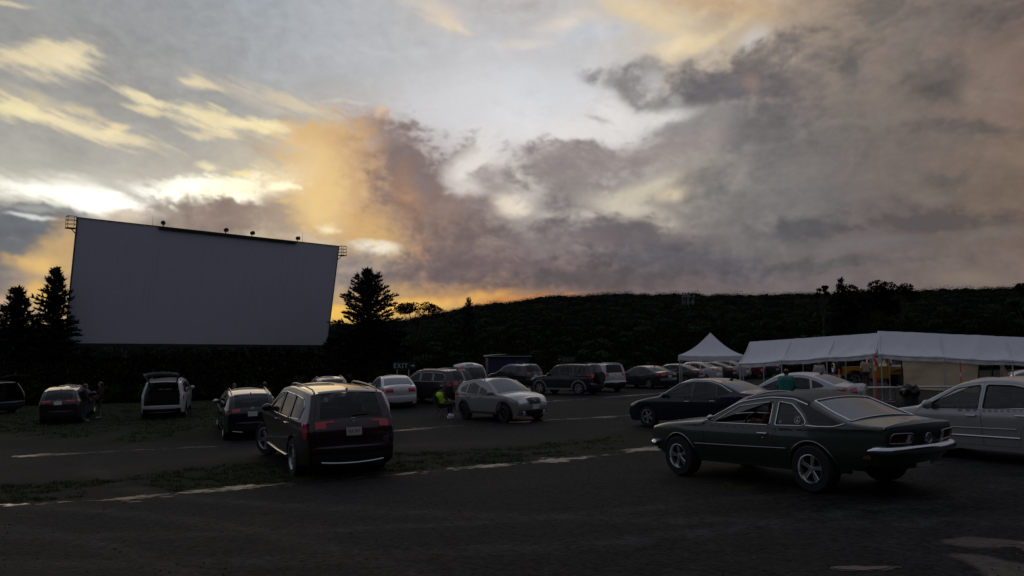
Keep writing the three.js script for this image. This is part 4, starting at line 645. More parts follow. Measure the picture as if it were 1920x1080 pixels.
// ---------------------------------------------------------------- the kinds of car in the lot (metres; x forward from between the axles, y up)
const plateAt = (a, k, t, lift = 0, target, mat = M.plate, w = .31, hh = .16, s = 0) => {   // a number plate set on the skin, facing outwards
  const p = a.onSkin('', k, t, s, .016), n = a.onSkin('', k, t, s, .1).sub(p).normalize(), g = new THREE.BoxGeometry(w, hh, .008); const q = new THREE.Quaternion().setFromRotationMatrix(new THREE.Matrix4().lookAt(n, V3(0, 0, 0), V3(0, 1, 0)));
  g.applyQuaternion(q); g.translate(p.x, p.y + lift, p.z); if (target) g.translate(-a.gate[1].x, -a.gate[1].y, 0); return part('license_plate', g, mat, target ?? a.car);
};
const band = (a, name, mat, k, t, s0, s1, h, off, depth = .02) => { const p = []; for (let i = 0; i <= 16; i++) { const s = lerp(s0, s1, i / 16); p.push([a.onSkin('', k, t, s, off), a.onSkin('', k, t, s, off + depth)]); } const g = [], U = V3(0, h / 2, 0); g.push(grid(16, 8, (u, v) => { const [i0, o0] = p[Math.round(u * 16)], th = (v - .5) * Math.PI; return i0.clone().lerp(o0, Math.pow(Math.max(0, Math.cos(th)), .7)).addScaledVector(U, Math.sin(th)); })); return part(name, merge(g), mat, a.car); };
const badge = (a, k, t, r, mat = M.chrome, target) => { const p = a.onSkin('', k, t, 0, .014), n = a.onSkin('', k, t, 0, .1).sub(p).normalize(); const g = new THREE.TorusGeometry(r, r * .16, 6, 22).scale(1, .72, 1); g.applyQuaternion(new THREE.Quaternion().setFromUnitVectors(V3(0, 0, 1), n)); g.translate(p.x, p.y, p.z); if (target) g.translate(-a.gate[1].x, -a.gate[1].y, 0); return part('emblem', g, mat, target ?? a.car); };

const SEDAN = {
  w: .925, R: .335, Ra: .38, xF: 1.42, xR: -1.38, sill: .22, belt: .95, tumble: .26, planFront: .2, planRear: .14, floor: .34, seatX: .0, benchX: -.85, cabR: -1.5,
  segs: { front: [[2.2, .2], [2.29, .38], [2.28, .56], [2.18, .7]], hood: [[2.18, .7], [1.9, .8], [1.4, .9], [.98, .955]], wind: [[.98, .955], [.6, 1.17], [.25, 1.36], [.1, 1.405]], roof: [[.1, 1.405], [-.3, 1.46], [-.8, 1.445], [-1.15, 1.375]], rglass: [[-1.15, 1.375], [-1.5, 1.25], [-1.86, 1.085]], trunk: [[-1.86, 1.085], [-2.1, 1.06], [-2.28, 1.045]], rear: [[-2.28, 1.045], [-2.35, .9], [-2.33, .68], [-2.38, .5], [-2.28, .24]] },
  crown: { front: .14, hood: .05, wind: .1, roof: .035, rglass: .07, trunk: .05, rear: .12 }, glass: ['wind', 'rglass'], partName: { hood: 'hood', trunk: 'trunk_lid', roof: 'roof' },
  doors: [[[1.0, .3], [1.0, .84], [.86, .935], [.26, 1.325], [-.26, 1.4], [-.29, .95], [-.29, .3]], [[-.3, .3], [-.3, .95], [-.27, 1.4], [-.78, 1.388], [-1.08, 1.33], [-1.16, .97], [-1.22, .8], [-1.02, .66], [-.93, .45], [-.92, .3]]],
  panes: [[[.8, .945], [.22, 1.295], [-.215, 1.362], [-.245, .955]], [[-.335, .955], [-.315, 1.362], [-.76, 1.35], [-1.04, 1.296], [-1.115, .98]]], fixed: [[[-1.18, .99], [-1.12, 1.275], [-1.33, 1.2], [-1.56, 1.075], [-1.5, 1.02]]], handles: [[-.12, .82], [-1.0, .84]], mirror: [.66, 1.0],
  dress(a, o) {
    a.lamp('headlight', M.lens, 'front', .76, .99, .52, .99, .006); a.sideLamp('headlight', M.lens, [[2.16, .62], [2.14, .69], [1.78, .79], [1.92, .7]]);
    part('grille', a.skinPatch('front', .5, .9, -.46, .46, .01, 4, 10), M.black, a.car); part('lower_grille', a.skinPatch('front', .14, .34, -.7, .7, .006, 3, 10), M.black, a.car);
    badge(a, 'front', .78, .06); a.lamp('taillight', M.red, 'rear', .14, .34, .5, 1, .006); a.sideLamp('taillight', M.red, [[-2.26, .86], [-2.25, .99], [-1.95, .98], [-2.05, .88]]);
    plateAt(a, 'rear', .36); badge(a, 'rear', .16, .05); part('rear_valance', a.skinPatch('rear', .86, 1, -.8, .8, .006, 3, 10), M.trim, a.car);
    if (o.chromeArc) for (const s of [1, -1]) part('roof_trim', tube([[.86, .965], [.25, 1.345], [-.28, 1.418], [-.8, 1.405], [-1.2, 1.31], [-1.62, 1.1]].map((p) => { const [X, Y] = a.S(p); return a.side(X, Y, s, .003); }), .014, 40, 6), M.chrome, a.car);
    if (o.sideStrip) for (const s of [1, -1]) part('side_strip', tube([[.95, o.sideStrip], [0, o.sideStrip], [-.95, o.sideStrip]].map((p) => { const [X, Y] = a.S(p); return a.side(X, Y, s, .004); }), .016, 12, 6), M.chrome, a.car);
  },
};
const SUV = {
  w: .975, R: .38, Ra: .435, xF: 1.46, xR: -1.36, sill: .3, belt: 1.12, tumble: .22, planFront: .2, planRear: .1, floor: .5, seatX: .1, benchX: -.8, cabR: -2.1, spoiler: .16,
  segs: { front: [[2.2, .28], [2.32, .5], [2.33, .75], [2.2, .95]], hood: [[2.2, .95], [1.9, 1.05], [1.4, 1.12], [1.0, 1.16]], wind: [[1.0, 1.16], [.6, 1.42], [.3, 1.63], [.15, 1.68]], roof: [[.15, 1.68], [-.4, 1.745], [-1.2, 1.74], [-1.95, 1.69]], rglass: [[-1.95, 1.69], [-2.12, 1.45], [-2.25, 1.18]], tail: [[-2.25, 1.18], [-2.32, 1.0], [-2.36, .7]], rear: [[-2.36, .7], [-2.37, .6], [-2.33, .4], [-2.2, .3]] },
  crown: { front: .12, hood: .05, wind: .1, roof: .035, rglass: .08, tail: .1, rear: .12 }, glass: ['wind', 'rglass'], gate: ['rglass', 'tail'], partName: { hood: 'hood', roof: 'roof' },
  doors: [[[1.0, .4], [1.0, 1.04], [.86, 1.13], [.3, 1.575], [-.12, 1.65], [-.15, 1.12], [-.15, .4]], [[-.16, .4], [-.16, 1.12], [-.13, 1.65], [-.98, 1.652], [-1.04, 1.14], [-1.08, .96], [-.94, .8], [-.86, .6], [-.86, .4]]],
  panes: [[[.82, 1.14], [.28, 1.535], [-.085, 1.605], [-.115, 1.14]], [[-.2, 1.14], [-.175, 1.61], [-.945, 1.612], [-.995, 1.15]]], fixed: [[[-1.09, 1.155], [-1.05, 1.61], [-1.66, 1.575], [-1.83, 1.44], [-1.74, 1.19]]], handles: [[.0, 1.02], [-.86, 1.03]], mirror: [.68, 1.19],
  dress(a, o) {
    a.lamp('headlight', M.lens, 'front', .72, .96, .6, 1, .006); a.sideLamp('headlight', M.lens, [[2.2, .82], [2.16, .93], [1.85, 1.02], [1.96, .86]]);
    part('grille', a.skinPatch('front', .5, .92, -.56, .56, .01, 4, 10), M.black, a.car); badge(a, 'front', .74, .07); part('lower_grille', a.skinPatch('front', .1, .34, -.75, .75, .006, 3, 10), M.black, a.car);
    const low = o.lowMat ?? M.trim; part('rear_valance', a.skinPatch('rear', .4, 1, -1, 1, .006, 4, 12), low, a.car);
    if (!o.ownTail) { a.lamp('taillight', M.red, 'tail', .02, .5, .6, .9, .008, a.gate[0]); a.sideLamp('taillight', M.red, [[-2.25, .94], [-2.2, 1.2], [-1.98, 1.16], [-2.08, .95]]); plateAt(a, 'tail', .62, 0, a.gate[0]); badge(a, 'tail', .2, .06, M.chrome, a.gate[0]); }
  },
};
const CROSS = {
  w: .88, R: .345, Ra: .405, xF: 1.36, xR: -1.3, sill: .27, belt: 1.015, tumble: .22, planFront: .2, planRear: .12, floor: .42, seatX: .05, benchX: -.78, cabR: -1.9, spoiler: .17, clad: true,
  segs: { front: [[1.99, .26], [2.1, .45], [2.1, .66], [1.98, .82]], hood: [[1.98, .82], [1.7, .93], [1.25, 1.01], [.95, 1.04]], wind: [[.95, 1.04], [.55, 1.29], [.2, 1.48], [.05, 1.515]], roof: [[.05, 1.515], [-.4, 1.575], [-1.0, 1.56], [-1.6, 1.49]], rglass: [[-1.6, 1.49], [-1.85, 1.3], [-2.02, 1.08]], tail: [[-2.02, 1.08], [-2.09, .95], [-2.11, .66]], rear: [[-2.11, .66], [-2.12, .55], [-2.09, .4], [-1.97, .28]] },
  crown: { front: .13, hood: .05, wind: .1, roof: .03, rglass: .08, tail: .1, rear: .12 }, glass: ['wind', 'rglass'], gate: ['rglass', 'tail'], partName: { hood: 'hood', roof: 'roof' },
  doors: [[[.97, .38], [.97, .92], [.84, 1.01], [.22, 1.425], [-.18, 1.5], [-.21, 1.02], [-.21, .38]], [[-.22, .38], [-.22, 1.02], [-.19, 1.5], [-.8, 1.49], [-1.02, 1.44], [-1.1, 1.04], [-1.13, .9], [-.92, .75], [-.84, .55], [-.84, .38]]],
  panes: [[[.8, 1.02], [.2, 1.39], [-.145, 1.46], [-.175, 1.03]], [[-.26, 1.03], [-.235, 1.462], [-.78, 1.45], [-.98, 1.405], [-1.05, 1.055]]], fixed: [[[-1.13, 1.07], [-1.09, 1.4], [-1.4, 1.32], [-1.58, 1.18], [-1.5, 1.1]]], handles: [[-.05, .92], [-.92, .93]], mirror: [.66, 1.08],
  dress(a, o) {
    a.lamp('headlight', M.lens, 'front', .7, .95, .52, .98, .008); a.sideLamp('headlight', M.lens, [[1.98, .7], [1.95, .81], [1.6, .91], [1.72, .78]]);
    part('grille', a.skinPatch('front', .62, .92, -.42, .42, .012, 4, 10), M.black, a.car); part('lower_grille', a.skinPatch('front', .08, .36, -.66, .66, .008, 3, 10), M.trim, a.car);
    part('rear_valance', a.skinPatch('rear', .3, 1, -1, 1, .006, 4, 12), M.trim, a.car);
    if (!o.ownTail) { a.lamp('taillight', M.red, 'tail', .0, .4, .55, .9, .008, a.gate[0]); a.sideLamp('taillight', M.red, [[-2.02, .88], [-1.97, 1.12], [-1.7, 1.04], [-1.84, .92]]); plateAt(a, 'tail', .55, 0, a.gate[0]); badge(a, 'tail', .15, .05, M.chrome, a.gate[0]); }
  },
};
const BOXY = { ...SUV, w: .92, belt: 1.1, tumble: .17, planFront: .13, planRear: .07, spoiler: 0, round: .05, floor: .52,
  segs: { front: [[2.06, .34], [2.12, .55], [2.12, .8], [2.06, .98]], hood: [[2.06, .98], [1.8, 1.05], [1.4, 1.09], [.95, 1.13]], wind: [[.95, 1.13], [.65, 1.42], [.45, 1.64], [.34, 1.7]], roof: [[.34, 1.7], [-.3, 1.76], [-1.2, 1.76], [-1.98, 1.72]], rglass: [[-1.98, 1.72], [-2.05, 1.5], [-2.12, 1.18]], tail: [[-2.12, 1.18], [-2.16, 1.0], [-2.16, .7]], rear: [[-2.16, .7], [-2.22, .62], [-2.2, .45], [-2.1, .34]] },
  doors: [[[.97, .4], [.97, 1.02], [.86, 1.11], [.5, 1.6], [.1, 1.66], [-.05, 1.12], [-.05, .4]], [[-.06, .4], [-.06, 1.12], [.08, 1.662], [-.92, 1.67], [-.98, 1.12], [-1.0, .96], [-.9, .8], [-.84, .6], [-.84, .4]]],
  panes: [[[.83, 1.13], [.49, 1.565], [.12, 1.615], [.0, 1.13]], [[-.1, 1.13], [.04, 1.618], [-.87, 1.625], [-.92, 1.13]]], fixed: [[[-1.06, 1.14], [-1.02, 1.63], [-1.75, 1.61], [-1.84, 1.17]]], handles: [[.08, 1.02], [-.8, 1.02]], mirror: [.75, 1.18] };
const COUPE = {
  w: .895, R: .325, Ra: .372, xF: 1.33, xR: -1.3, sill: .27, belt: .885, tumble: .27, planFront: .15, planRear: .12, floor: .34, seatX: -.1, benchX: -.82, cabR: -1.4, round: .05, glassS: .93, tuck: [.57, .2],
  segs: { front: [[2.04, .38], [2.1, .5], [2.13, .66], [2.06, .79]], hood: [[2.06, .79], [1.75, .85], [1.2, .895], [.66, .925]], wind: [[.66, .925], [.34, 1.1], [.08, 1.245], [-.04, 1.285]], roof: [[-.04, 1.285], [-.42, 1.335], [-.88, 1.328], [-1.25, 1.24]], rglass: [[-1.25, 1.24], [-1.58, 1.09], [-1.87, .98]], trunk: [[-1.87, .98], [-2.04, .955], [-2.22, .935], [-2.38, .93]], rear: [[-2.38, .93], [-2.4, .84], [-2.36, .72], [-2.34, .56], [-2.2, .4]] },
  n: { trunk: 12, rear: 16 }, crown: { front: .1, hood: .05, wind: .1, roof: .03, rglass: .06, trunk: .035, rear: .09 }, glass: ['wind', 'rglass'], partName: { hood: 'hood', roof: 'vinyl_roof', trunk: 'trunk_lid' },
  doors: [[[.72, .3], [.72, .87], [.6, .9], [.07, 1.195], [-.62, 1.268], [-.68, .9], [-.68, .3]]],
  panes: [[[.52, .905], [.05, 1.168], [-.575, 1.238], [-.625, .905]]], fixed: [[[-.725, .905], [-.68, 1.238], [-.93, 1.205], [-1.15, 1.06], [-1.25, .95], [-1.2, .912]]], handles: [[-.5, .78]], mirror: null,
};
// ---------------------------------------------------------------- the cars in the lot
const smudge = canvasTex(128, 64, (g, w, h) => { g.fillStyle = '#b9b6b0'; g.fillRect(0, 0, w, h); g.fillStyle = '#a8a48c'; g.fillRect(0, h - 10, w, 10); g.fillStyle = '#3d3a44'; const r = rng(5); for (const x of [14, 30, 46, 70, 86, 102]) { g.fillRect(x, 18, 4, 26); g.fillRect(x + 8, 18 + r() * 8, 3, 22); if (r() > .4) g.fillRect(x, 16, 10, 4); if (r() > .4) g.fillRect(x, 40, 10, 4); } });
const plateMat = new THREE.MeshStandardMaterial({ map: smudge, roughness: .5 });
const decal = canvasTex(128, 128, (g) => { g.clearRect(0, 0, 128, 128); g.strokeStyle = '#cfd2d4'; g.fillStyle = '#cfd2d4'; g.lineWidth = 9; g.beginPath(); g.arc(64, 64, 54, 0, 7); g.stroke(); g.beginPath(); g.moveTo(28, 40); g.lineTo(100, 40); g.lineTo(88, 56); g.lineTo(74, 56); g.lineTo(66, 104); g.lineTo(62, 104); g.lineTo(54, 56); g.lineTo(40, 56); g.closePath(); g.fill(); });
const decalMat = new THREE.MeshStandardMaterial({ map: decal, alphaTest: .5, roughness: .6, side: THREE.DoubleSide });
const ring = canvasTex(64, 64, (g) => { g.clearRect(0, 0, 64, 64); g.strokeStyle = '#aeb0b4'; g.lineWidth = 8; g.beginPath(); g.arc(32, 32, 24, 0, 7); g.stroke(); g.fillStyle = '#8a8c92'; g.beginPath(); g.arc(32, 32, 13, 0, 7); g.fill(); });
const ringMat = new THREE.MeshStandardMaterial({ map: ring, alphaTest: .5, roughness: .6, side: THREE.DoubleSide });
const flat = (w, h) => new THREE.PlaneGeometry(w, h);

// green fastback coupe of the early seventies, black vinyl roof, chrome
{
  const green = paint(.026, .05, .034, .15, .42), vinyl = std(.011, .012, .018, .55);
  makeCar(COUPE, { name: 'coupe', paint: green, skin: { roof: vinyl }, wheel: 'mag', rimMat: std(.7, .7, .71, .2, .85), trimMat: M.chrome, handle: M.chrome, tyreW: .26, track: .02, openPane: 0, sideGlass: M.clear, backGlass: M.tint, rearGlass: M.fog, seatMat: std(.05, .045, .04, .8), fine: 1.5, dress(a) {
    const c = a.car, line = (pts, r, m = M.chrome, n = 'chrome_strip') => { for (const s of [1, -1]) part(n, tube(pts.map((p) => a.side(p[0], p[1], s, .004)), r, pts.length * 8, 6), m, c); };
    const cp = a.sidePanel(roundPoly([[-1.29, .945], [-1.21, 1.06], [-.98, 1.235], [-1.22, 1.19], [-1.53, 1.06], [-1.79, .955], [-1.7, .922], [-1.42, .915]].map((p) => V2(...p)), .02, 2), [], .004); for (const s of [1, -1]) part('vinyl_pillar', cp(s), vinyl, c);
    line([[-1.25, .918], [-1.45, .908], [-1.68, .913], [-1.78, .937], [-1.84, .955]], .011); line([[.94, .56], [.4, .565], [-.3, .575], [-.9, .585]], .006, M.steel); line([[.66, .93], [.06, 1.222], [-.5, 1.295], [-.92, 1.275], [-1.2, 1.195]], .012, M.chrome, 'drip_rail');
    for (const s of [1, -1]) for (const cx of [a.xs, a.xe]) { const p = []; for (let k = 0; k <= 14; k++) { const t = lerp(Math.PI * .93, Math.PI * .07, k / 14); p.push(a.side(cx + (.372 + .012) * Math.cos(t), a.R + .384 * Math.sin(t), s, .006)); } part('arch_trim', tube(p, .008, 28, 5), M.steel, c); }
    // frames of front and back glass
    for (const [k, n] of [['wind', 'windshield_trim'], ['rglass', 'rear_window_trim']]) { const p = []; for (let i = 0; i <= 8; i++) p.push(a.onSkin('', k, 0, lerp(-.93, .93, i / 8), .004)); for (let i = 1; i <= 5; i++) p.push(a.onSkin('', k, i / 5, .93, .004)); for (let i = 1; i <= 8; i++) p.push(a.onSkin('', k, 1, lerp(.93, -.93, i / 8), .004)); for (let i = 1; i < 5; i++) p.push(a.onSkin('', k, 1 - i / 5, -.93, .004)); part(n, tube(p, .013, 120, 6, true), M.chrome, c); }
    // bumpers with their wrapped ends
    const bar = (k, t, name) => { const path = [], dir = k === 'front' ? -1 : 1, e = a.onSkin('', k, t, 1, 0), Y = e.y, put = (x, z, nx, nz) => { const l = Math.hypot(nx, nz); path.push([V3(x, Y, z), V3(nx / l, 0, nz / l)]); };
      for (let i = 0; i <= 4; i++) { const X = e.x + dir * (.17 - i * .03); put(X, -(a.Wd(X, Y) + .012), -dir * .12 * i, -1); }
      for (let i = 0; i <= 20; i++) { const s = lerp(-.98, .98, i / 20), p = a.onSkin('', k, t, s, .025), q = Math.pow(Math.abs(s), 6); put(p.x, p.z, -dir, Math.sign(s) * q * .8 + s * .15); }
      for (let i = 4; i >= 0; i--) { const X = e.x + dir * (.17 - i * .03); put(X, a.Wd(X, Y) + .012, -dir * .12 * i, 1); }
      const n = path.length - 1; part(name, grid(n, 10, (u, v) => { const [p, nn] = path[Math.round(u * n)], th = (v - .5) * Math.PI, end = Math.min(1, Math.min(u, 1 - u) * 9 + .45); return p.clone().addScaledVector(nn, .075 * Math.cos(th)).add(V3(0, .062 * end * Math.sin(th), 0)); }), M.chrome, c); };
    bar('front', .34, 'front_bumper'); bar('rear', .66, 'rear_bumper');
    // nose
    part('grille', a.skinPatch('front', .5, .88, -.9, .9, .012, 4, 16), M.black, c); for (const s of [1, -1]) { const p = a.onSkin('', 'front', .68, s * .74, .02); part('headlight', new THREE.CylinderGeometry(.095, .095, .04, 24).rotateZ(Math.PI / 2).translate(p.x, p.y, p.z), M.lens, c); part('headlight_ring', new THREE.TorusGeometry(.1, .012, 8, 28).rotateY(Math.PI / 2).translate(p.x + .01, p.y, p.z), M.chrome, c); }
    // tail: dark panel, two framed lamps, round filler cap
    part('tail_panel', a.skinPatch('rear', .06, .52, -.98, .98, .006, 6, 16), vinyl, c);
    for (const s of [1, -1]) { const lm = (s0, s1, t0, t1, off) => a.skinPatch('rear', t0, t1, s * s0, s * s1, off, 4, 6); part('taillight', lm(.6, .94, .28, .47, .02), std(.06, .006, .007, .25), c); part('reversing_lamp', lm(.5, .59, .28, .47, .021), M.lens, c);
      const q = [[.48, .26], [.96, .26], [.96, .49], [.48, .49]].map(([ss, tt]) => a.onSkin('', 'rear', tt, s * ss, .024)); part('taillight_frame', tube(q, .009, 40, 5, true), M.steel, c); }
    { const p = a.onSkin('', 'rear', .36, 0, .02); part('filler_cap', merge([new THREE.CylinderGeometry(.06, .065, .03, 24).rotateZ(Math.PI / 2).translate(p.x, p.y, p.z), new THREE.TorusGeometry(.062, .009, 6, 24).rotateY(Math.PI / 2).translate(p.x - .015, p.y, p.z)]), M.steel, c); }
    { const p = part('license_plate', new THREE.BoxGeometry(.01, .16, .31).translate(-2.33, .44, .1), M.plate, c); part('plate_print', flat(.3, .15).rotateY(-Math.PI / 2).translate(-2.337, .44, .1), plateMat, p); }
    { const p = a.onSkin('', 'rear', .7, -1, 0); part('marker_lamp', box(.12, .05, .012, -2.12, .53, -(a.Wd(-2.12, .53) + .004)), std(.16, .05, .01, .4), c); }
    part('door_lock', new THREE.SphereGeometry(.014, 10, 8).translate(-.5, .715, -(a.Wd(-.5, .715) + .004)), M.chrome, c);
    { const m = part('mirror', new THREE.SphereGeometry(1, 18, 12).scale(.028, .045, .065), M.chrome, c); const p = a.side(.5, .985, -1, .1); m.position.copy(p); part('mirror_stem', merge([rod([0, -.03, .02], [-.02, -.1, .09], .012), rbox(.12, .022, .05, .01, -.02, -.1, .1)]), M.chrome, m); }
    for (const [X, Y, S2, mt] of [[-1.09, .985, .11, decalMat], [-.8, .955, .055, ringMat]]) { const g = flat(S2, S2), n = V3(0, .42, -1).normalize(); g.applyQuaternion(new THREE.Quaternion().setFromUnitVectors(V3(0, 0, 1), n)); const p = a.side(X, Y, -1, .0); part('window_sticker', g.translate(p.x, p.y, p.z), mt, c); }
    part('wiper', tube([a.onSkin('', 'wind', .05, -.5, .02), a.onSkin('', 'wind', .12, -.1, .02)], .006, 6, 5), M.black, c);
  } }, 'dark green two-door fastback coupe with black vinyl roof and chrome trim', 'car', 4.26, -12.42, -31);
}
// burgundy three-row SUV
{
  const wine = paint(.019, .006, .008, .3, .32);
  makeCar(SUV, { name: 'suv', paint: wine, wheel: 'five', rimMat: M.alloy, rails: std(.3, .3, .3, .35, 1), railH: .05, fin: 1, finMat: wine, trimMat: M.chrome, handle: M.chrome, sideGlass: M.tint, backGlass: M.privacy, rearGlass: M.privacy, steer: .42, fine: 1.3, wheelScale: 1.02, ownTail: true, dress(a) {
    const g = a.gate[0], h = a.gate[1]; a.lamp('taillight', M.red, 'tail', .06, .42, .66, .92, .012, g); a.sideLamp('taillight', M.red, [[-2.25, .86], [-2.26, 1.1], [-2.2, 1.2], [-1.92, 1.12], [-2.06, .98], [-2.12, .84]], .01);
    const bar = a.skinPatch('tail', .08, .2, -.66, -.46, .012, 3, 6).translate(-h.x, -h.y, 0), bar2 = a.skinPatch('tail', .08, .2, .46, .66, .012, 3, 6).translate(-h.x, -h.y, 0); part('lamp_bar', bar, M.red, g); part('lamp_bar', bar2, M.red, g);
    const e = [[-.045, .04], [.045, .04], [.0, -.04]].map(([z, y]) => { const p = a.onSkin('', 'tail', .12, z / .9, .016); return V3(p.x - h.x, p.y + y - h.y, z); }); part('emblem', tube(e, .007, 24, 5, true), M.chrome, g);
    const pl = plateAt(a, 'tail', .56, 0, g); const p0 = a.onSkin('', 'tail', .56, 0, .016), n = a.onSkin('', 'tail', .56, 0, .1).sub(p0).normalize(); const pg = flat(.3, .15); pg.applyQuaternion(new THREE.Quaternion().setFromRotationMatrix(new THREE.Matrix4().lookAt(n, V3(0, 0, 0), V3(0, 1, 0)))); pg.translate(p0.x - h.x + n.x * .006, p0.y - h.y + n.y * .006, 0); part('plate_print', pg, plateMat, pl);
    band(a, 'bumper_trim', M.chrome, 'rear', .62, -.78, .78, .045, .01, .02);
    part('rear_wiper', tube([a.onSkin('', 'rglass', .84, .0, .02), a.onSkin('', 'rglass', .8, .42, .02)].map((p) => p.sub(V3(h.x, h.y, 0))), .009, 6, 5), M.black, g);
    const st = a.onSkin('', 'rglass', .3, -.66, .012).sub(V3(h.x, h.y, 0)); part('window_sticker', flat(.1, .1).rotateY(-Math.PI / 2).rotateZ(-.42).translate(st.x, st.y, st.z), ringMat, g);
    for (const s of [1, -1]) part('sill_trim', tube([[.98, .36], [0, .34], [-.88, .36]].map((p) => a.side(p[0], p[1], s, .012)), .014, 12, 6), M.chrome, a.car);
  } }, 'dark burgundy three-row SUV with roof rails, front wheels turned, orange sky on its roof', 'car', -4.3, -17.5, -29);
}
// silver saloon cut by the right edge
makeCar(SEDAN, { name: 'sedan', paint: paint(.38, .385, .395, .4, .3), scale: [1.02, .97, 1], wheel: 'ten', handle: M.chrome, sideStrip: .46, trimMat: M.trim, sideGlass: glass(.3), fine: 1.3, chromeArc: false, dress(a) { for (const s of [1, -1]) part('belt_strip', tube([[.8, .938], [.2, .943], [-.5, .95], [-1.1, .968]].map((p) => { const [X, Y] = a.S(p); return a.side(X, Y, s, .005); }), .009, 20, 5), M.chrome, a.car); for (const s of [1, -1]) part('rub_strip', tube([[.95, .6], [.1, .6], [-.9, .61]].map((p) => { const [X, Y] = a.S(p); return a.side(X, Y, s, .004); }), .01, 14, 5), M.steel, a.car); } }, 'silver sedan cut off by the right edge, behind the green coupe', 'car', 8.85, -14.0, -22);
// navy saloon with a chrome arc over its windows
makeCar(SEDAN, { name: 'sedan', paint: paint(.008, .011, .026, .3, .3), wheel: 'five', rimMat: M.alloy, handle: M.chrome, chromeArc: true, fin: 1, rearGlass: M.fog, sideGlass: glass(.35), fine: 1.2, dress(a) { a.lamp('headlight', M.lens, 'front', .82, .99, .5, 1, .012); } }, 'navy sedan with chrome arc over its side windows, left of the green coupe', 'car', 5.95, -24.3, -43);
makeCar(SEDAN, { name: 'sedan', paint: paint(.5, .51, .53, .2, .35), wheel: 'ten', rearGlass: M.fog, fin: 1, finMat: M.trim, fine: 1.1 }, 'white sedan by the long canopy with a teal-jacketed person beside it', 'car', 9.75, -27, -45);
// grey crossover with its tailgate up, facing the camera
makeCar(CROSS, { name: 'crossover', paint: paint(.27, .265, .26, .2, .4), wheel: 'twin', rimMat: M.darkAlloy, rails: M.black, hatch: 1.75, mirrorMat: undefined, fine: 1.3, sideGlass: M.privacy, windGlass: M.fog, dress(a) {
  badge(a, 'front', .78, .06); band(a, 'grille_bar', M.chrome, 'front', .8, -.38, .38, .02, .014, .012); for (const s of [1, -1]) { const p = a.onSkin('', 'front', .24, s * .74, .015); part('fog_lamp', new THREE.SphereGeometry(.05, 12, 8).scale(.4, 1, 1).translate(p.x, p.y, p.z), M.lens, a.car); part('fog_lamp_trim', rbox(.02, .02, .2, .008, p.x + .01, p.y - .08, p.z), M.chrome, a.car); } plateAt(a, 'front', .5);
} }, 'grey crossover facing the camera with its tailgate raised', 'car', -.45, -30.5, 143);
makeCar(SEDAN, { name: 'sedan', paint: paint(.62, .6, .63, .1, .35), wheel: 'ten', rearGlass: M.fog, scale: [.97, 1.02, 1] }, 'pale silver sedan seen from behind, under the EXIT sign with right arrow', 'car', -6.2, -40, -20);
makeCar(SUV, { name: 'suv', paint: paint(.012, .012, .016, .3, .3), wheel: 'five', rails: std(.3, .3, .3, .35, 1), trimMat: M.chrome, fin: 1, scale: [1.0, .99, 1], backGlass: M.privacy, dress(a) { band(a, 'tail_chrome', M.chrome, 'tail', .5, -.55, .55, .03, .012, .014); } }, 'black SUV with chrome window frames, left of the grey crossover', 'car', -4.3, -41, -52);
makeCar(SUV, { name: 'suv', paint: paint(.014, .018, .035, .3, .3), wheel: 'five', rails: M.steel, fin: 1, scale: [.94, .95, .96] }, 'dark blue SUV parked in front of the blue shed', 'car', .2, -56, -40);
makeCar(BOXY, { name: 'suv', paint: paint(.012, .013, .014, .2, .4), wheel: 'six', clad: true, cladMat: std(.2, .2, .2, .5), cladW: .09, rails: M.black, scale: [1, 1.02, .98], dress(a) { const w = wheelCache.get([...wheelCache.keys()].find((k) => k.endsWith('six'))); const m = part('spare_wheel', w.tyre, M.rubber, a.car); m.rotation.y = -Math.PI / 2; m.position.set(-2.38, 1.0, .0); part('spare_cover', new THREE.CylinderGeometry(.33, .33, .02, 28).rotateX(Math.PI / 2).translate(0, 0, .1), M.black, m); } }, 'boxy black SUV with grey wheel flares and rear spare wheel', 'car', 3.4, -47.5, -53);
makeCar(BOXY, { name: 'suv', paint: paint(.5, .5, .52, .2, .4), wheel: 'six', rails: M.steel, scale: [1.06, 1.0, 1.04], rearGlass: M.privacy, dress(a) { part('bumper_step', rbox(.16, .1, 1.8, .03, a.C[a.seg.rear[0]].x - .1, .58, 0), M.trim, a.car); } }, 'white SUV seen from behind beside the boxy black SUV', 'car', 5.4, -51, -30);
makeCar(SEDAN, { name: 'sedan', paint: paint(.014, .018, .018, .2, .35), wheel: 'ten', fin: 1 }, 'black sedan just right of the white SUV', 'car', 9.0, -53, -36);
// the row behind the canopies
[[11.4, -55.5, [.05, .052, .05], 'dark grey sedan next to the black sedan, nearest end of the far row'], [13.4, -58, [.55, .55, .57], 'white sedan in the far row behind the peaked tent'], [15.0, -60, [.02, .02, .022], 'black sedan between the white and silver cars of the far row'], [16.8, -62.3, [.42, .43, .45], 'silver sedan in the far row behind the peaked tent'], [18.4, -63.5, [.16, .012, .016], 'dark red sedan in the far row left of the long canopy'], [20.2, -65.5, [.025, .03, .045], 'dark blue sedan at the far right end of the far row']]
  .forEach(([x, z, c, label], i) => makeCar(SEDAN, { name: 'sedan', paint: paint(...c, .2, .35), wheel: 'ten', fine: .7, scale: [[1, .96, 1.02, .98, .95, 1][i], [1, 1.04, .98, 1.02, 1.06, 1][i], 1] }, label, 'car', x, z, -58, 'cars in the far row'));
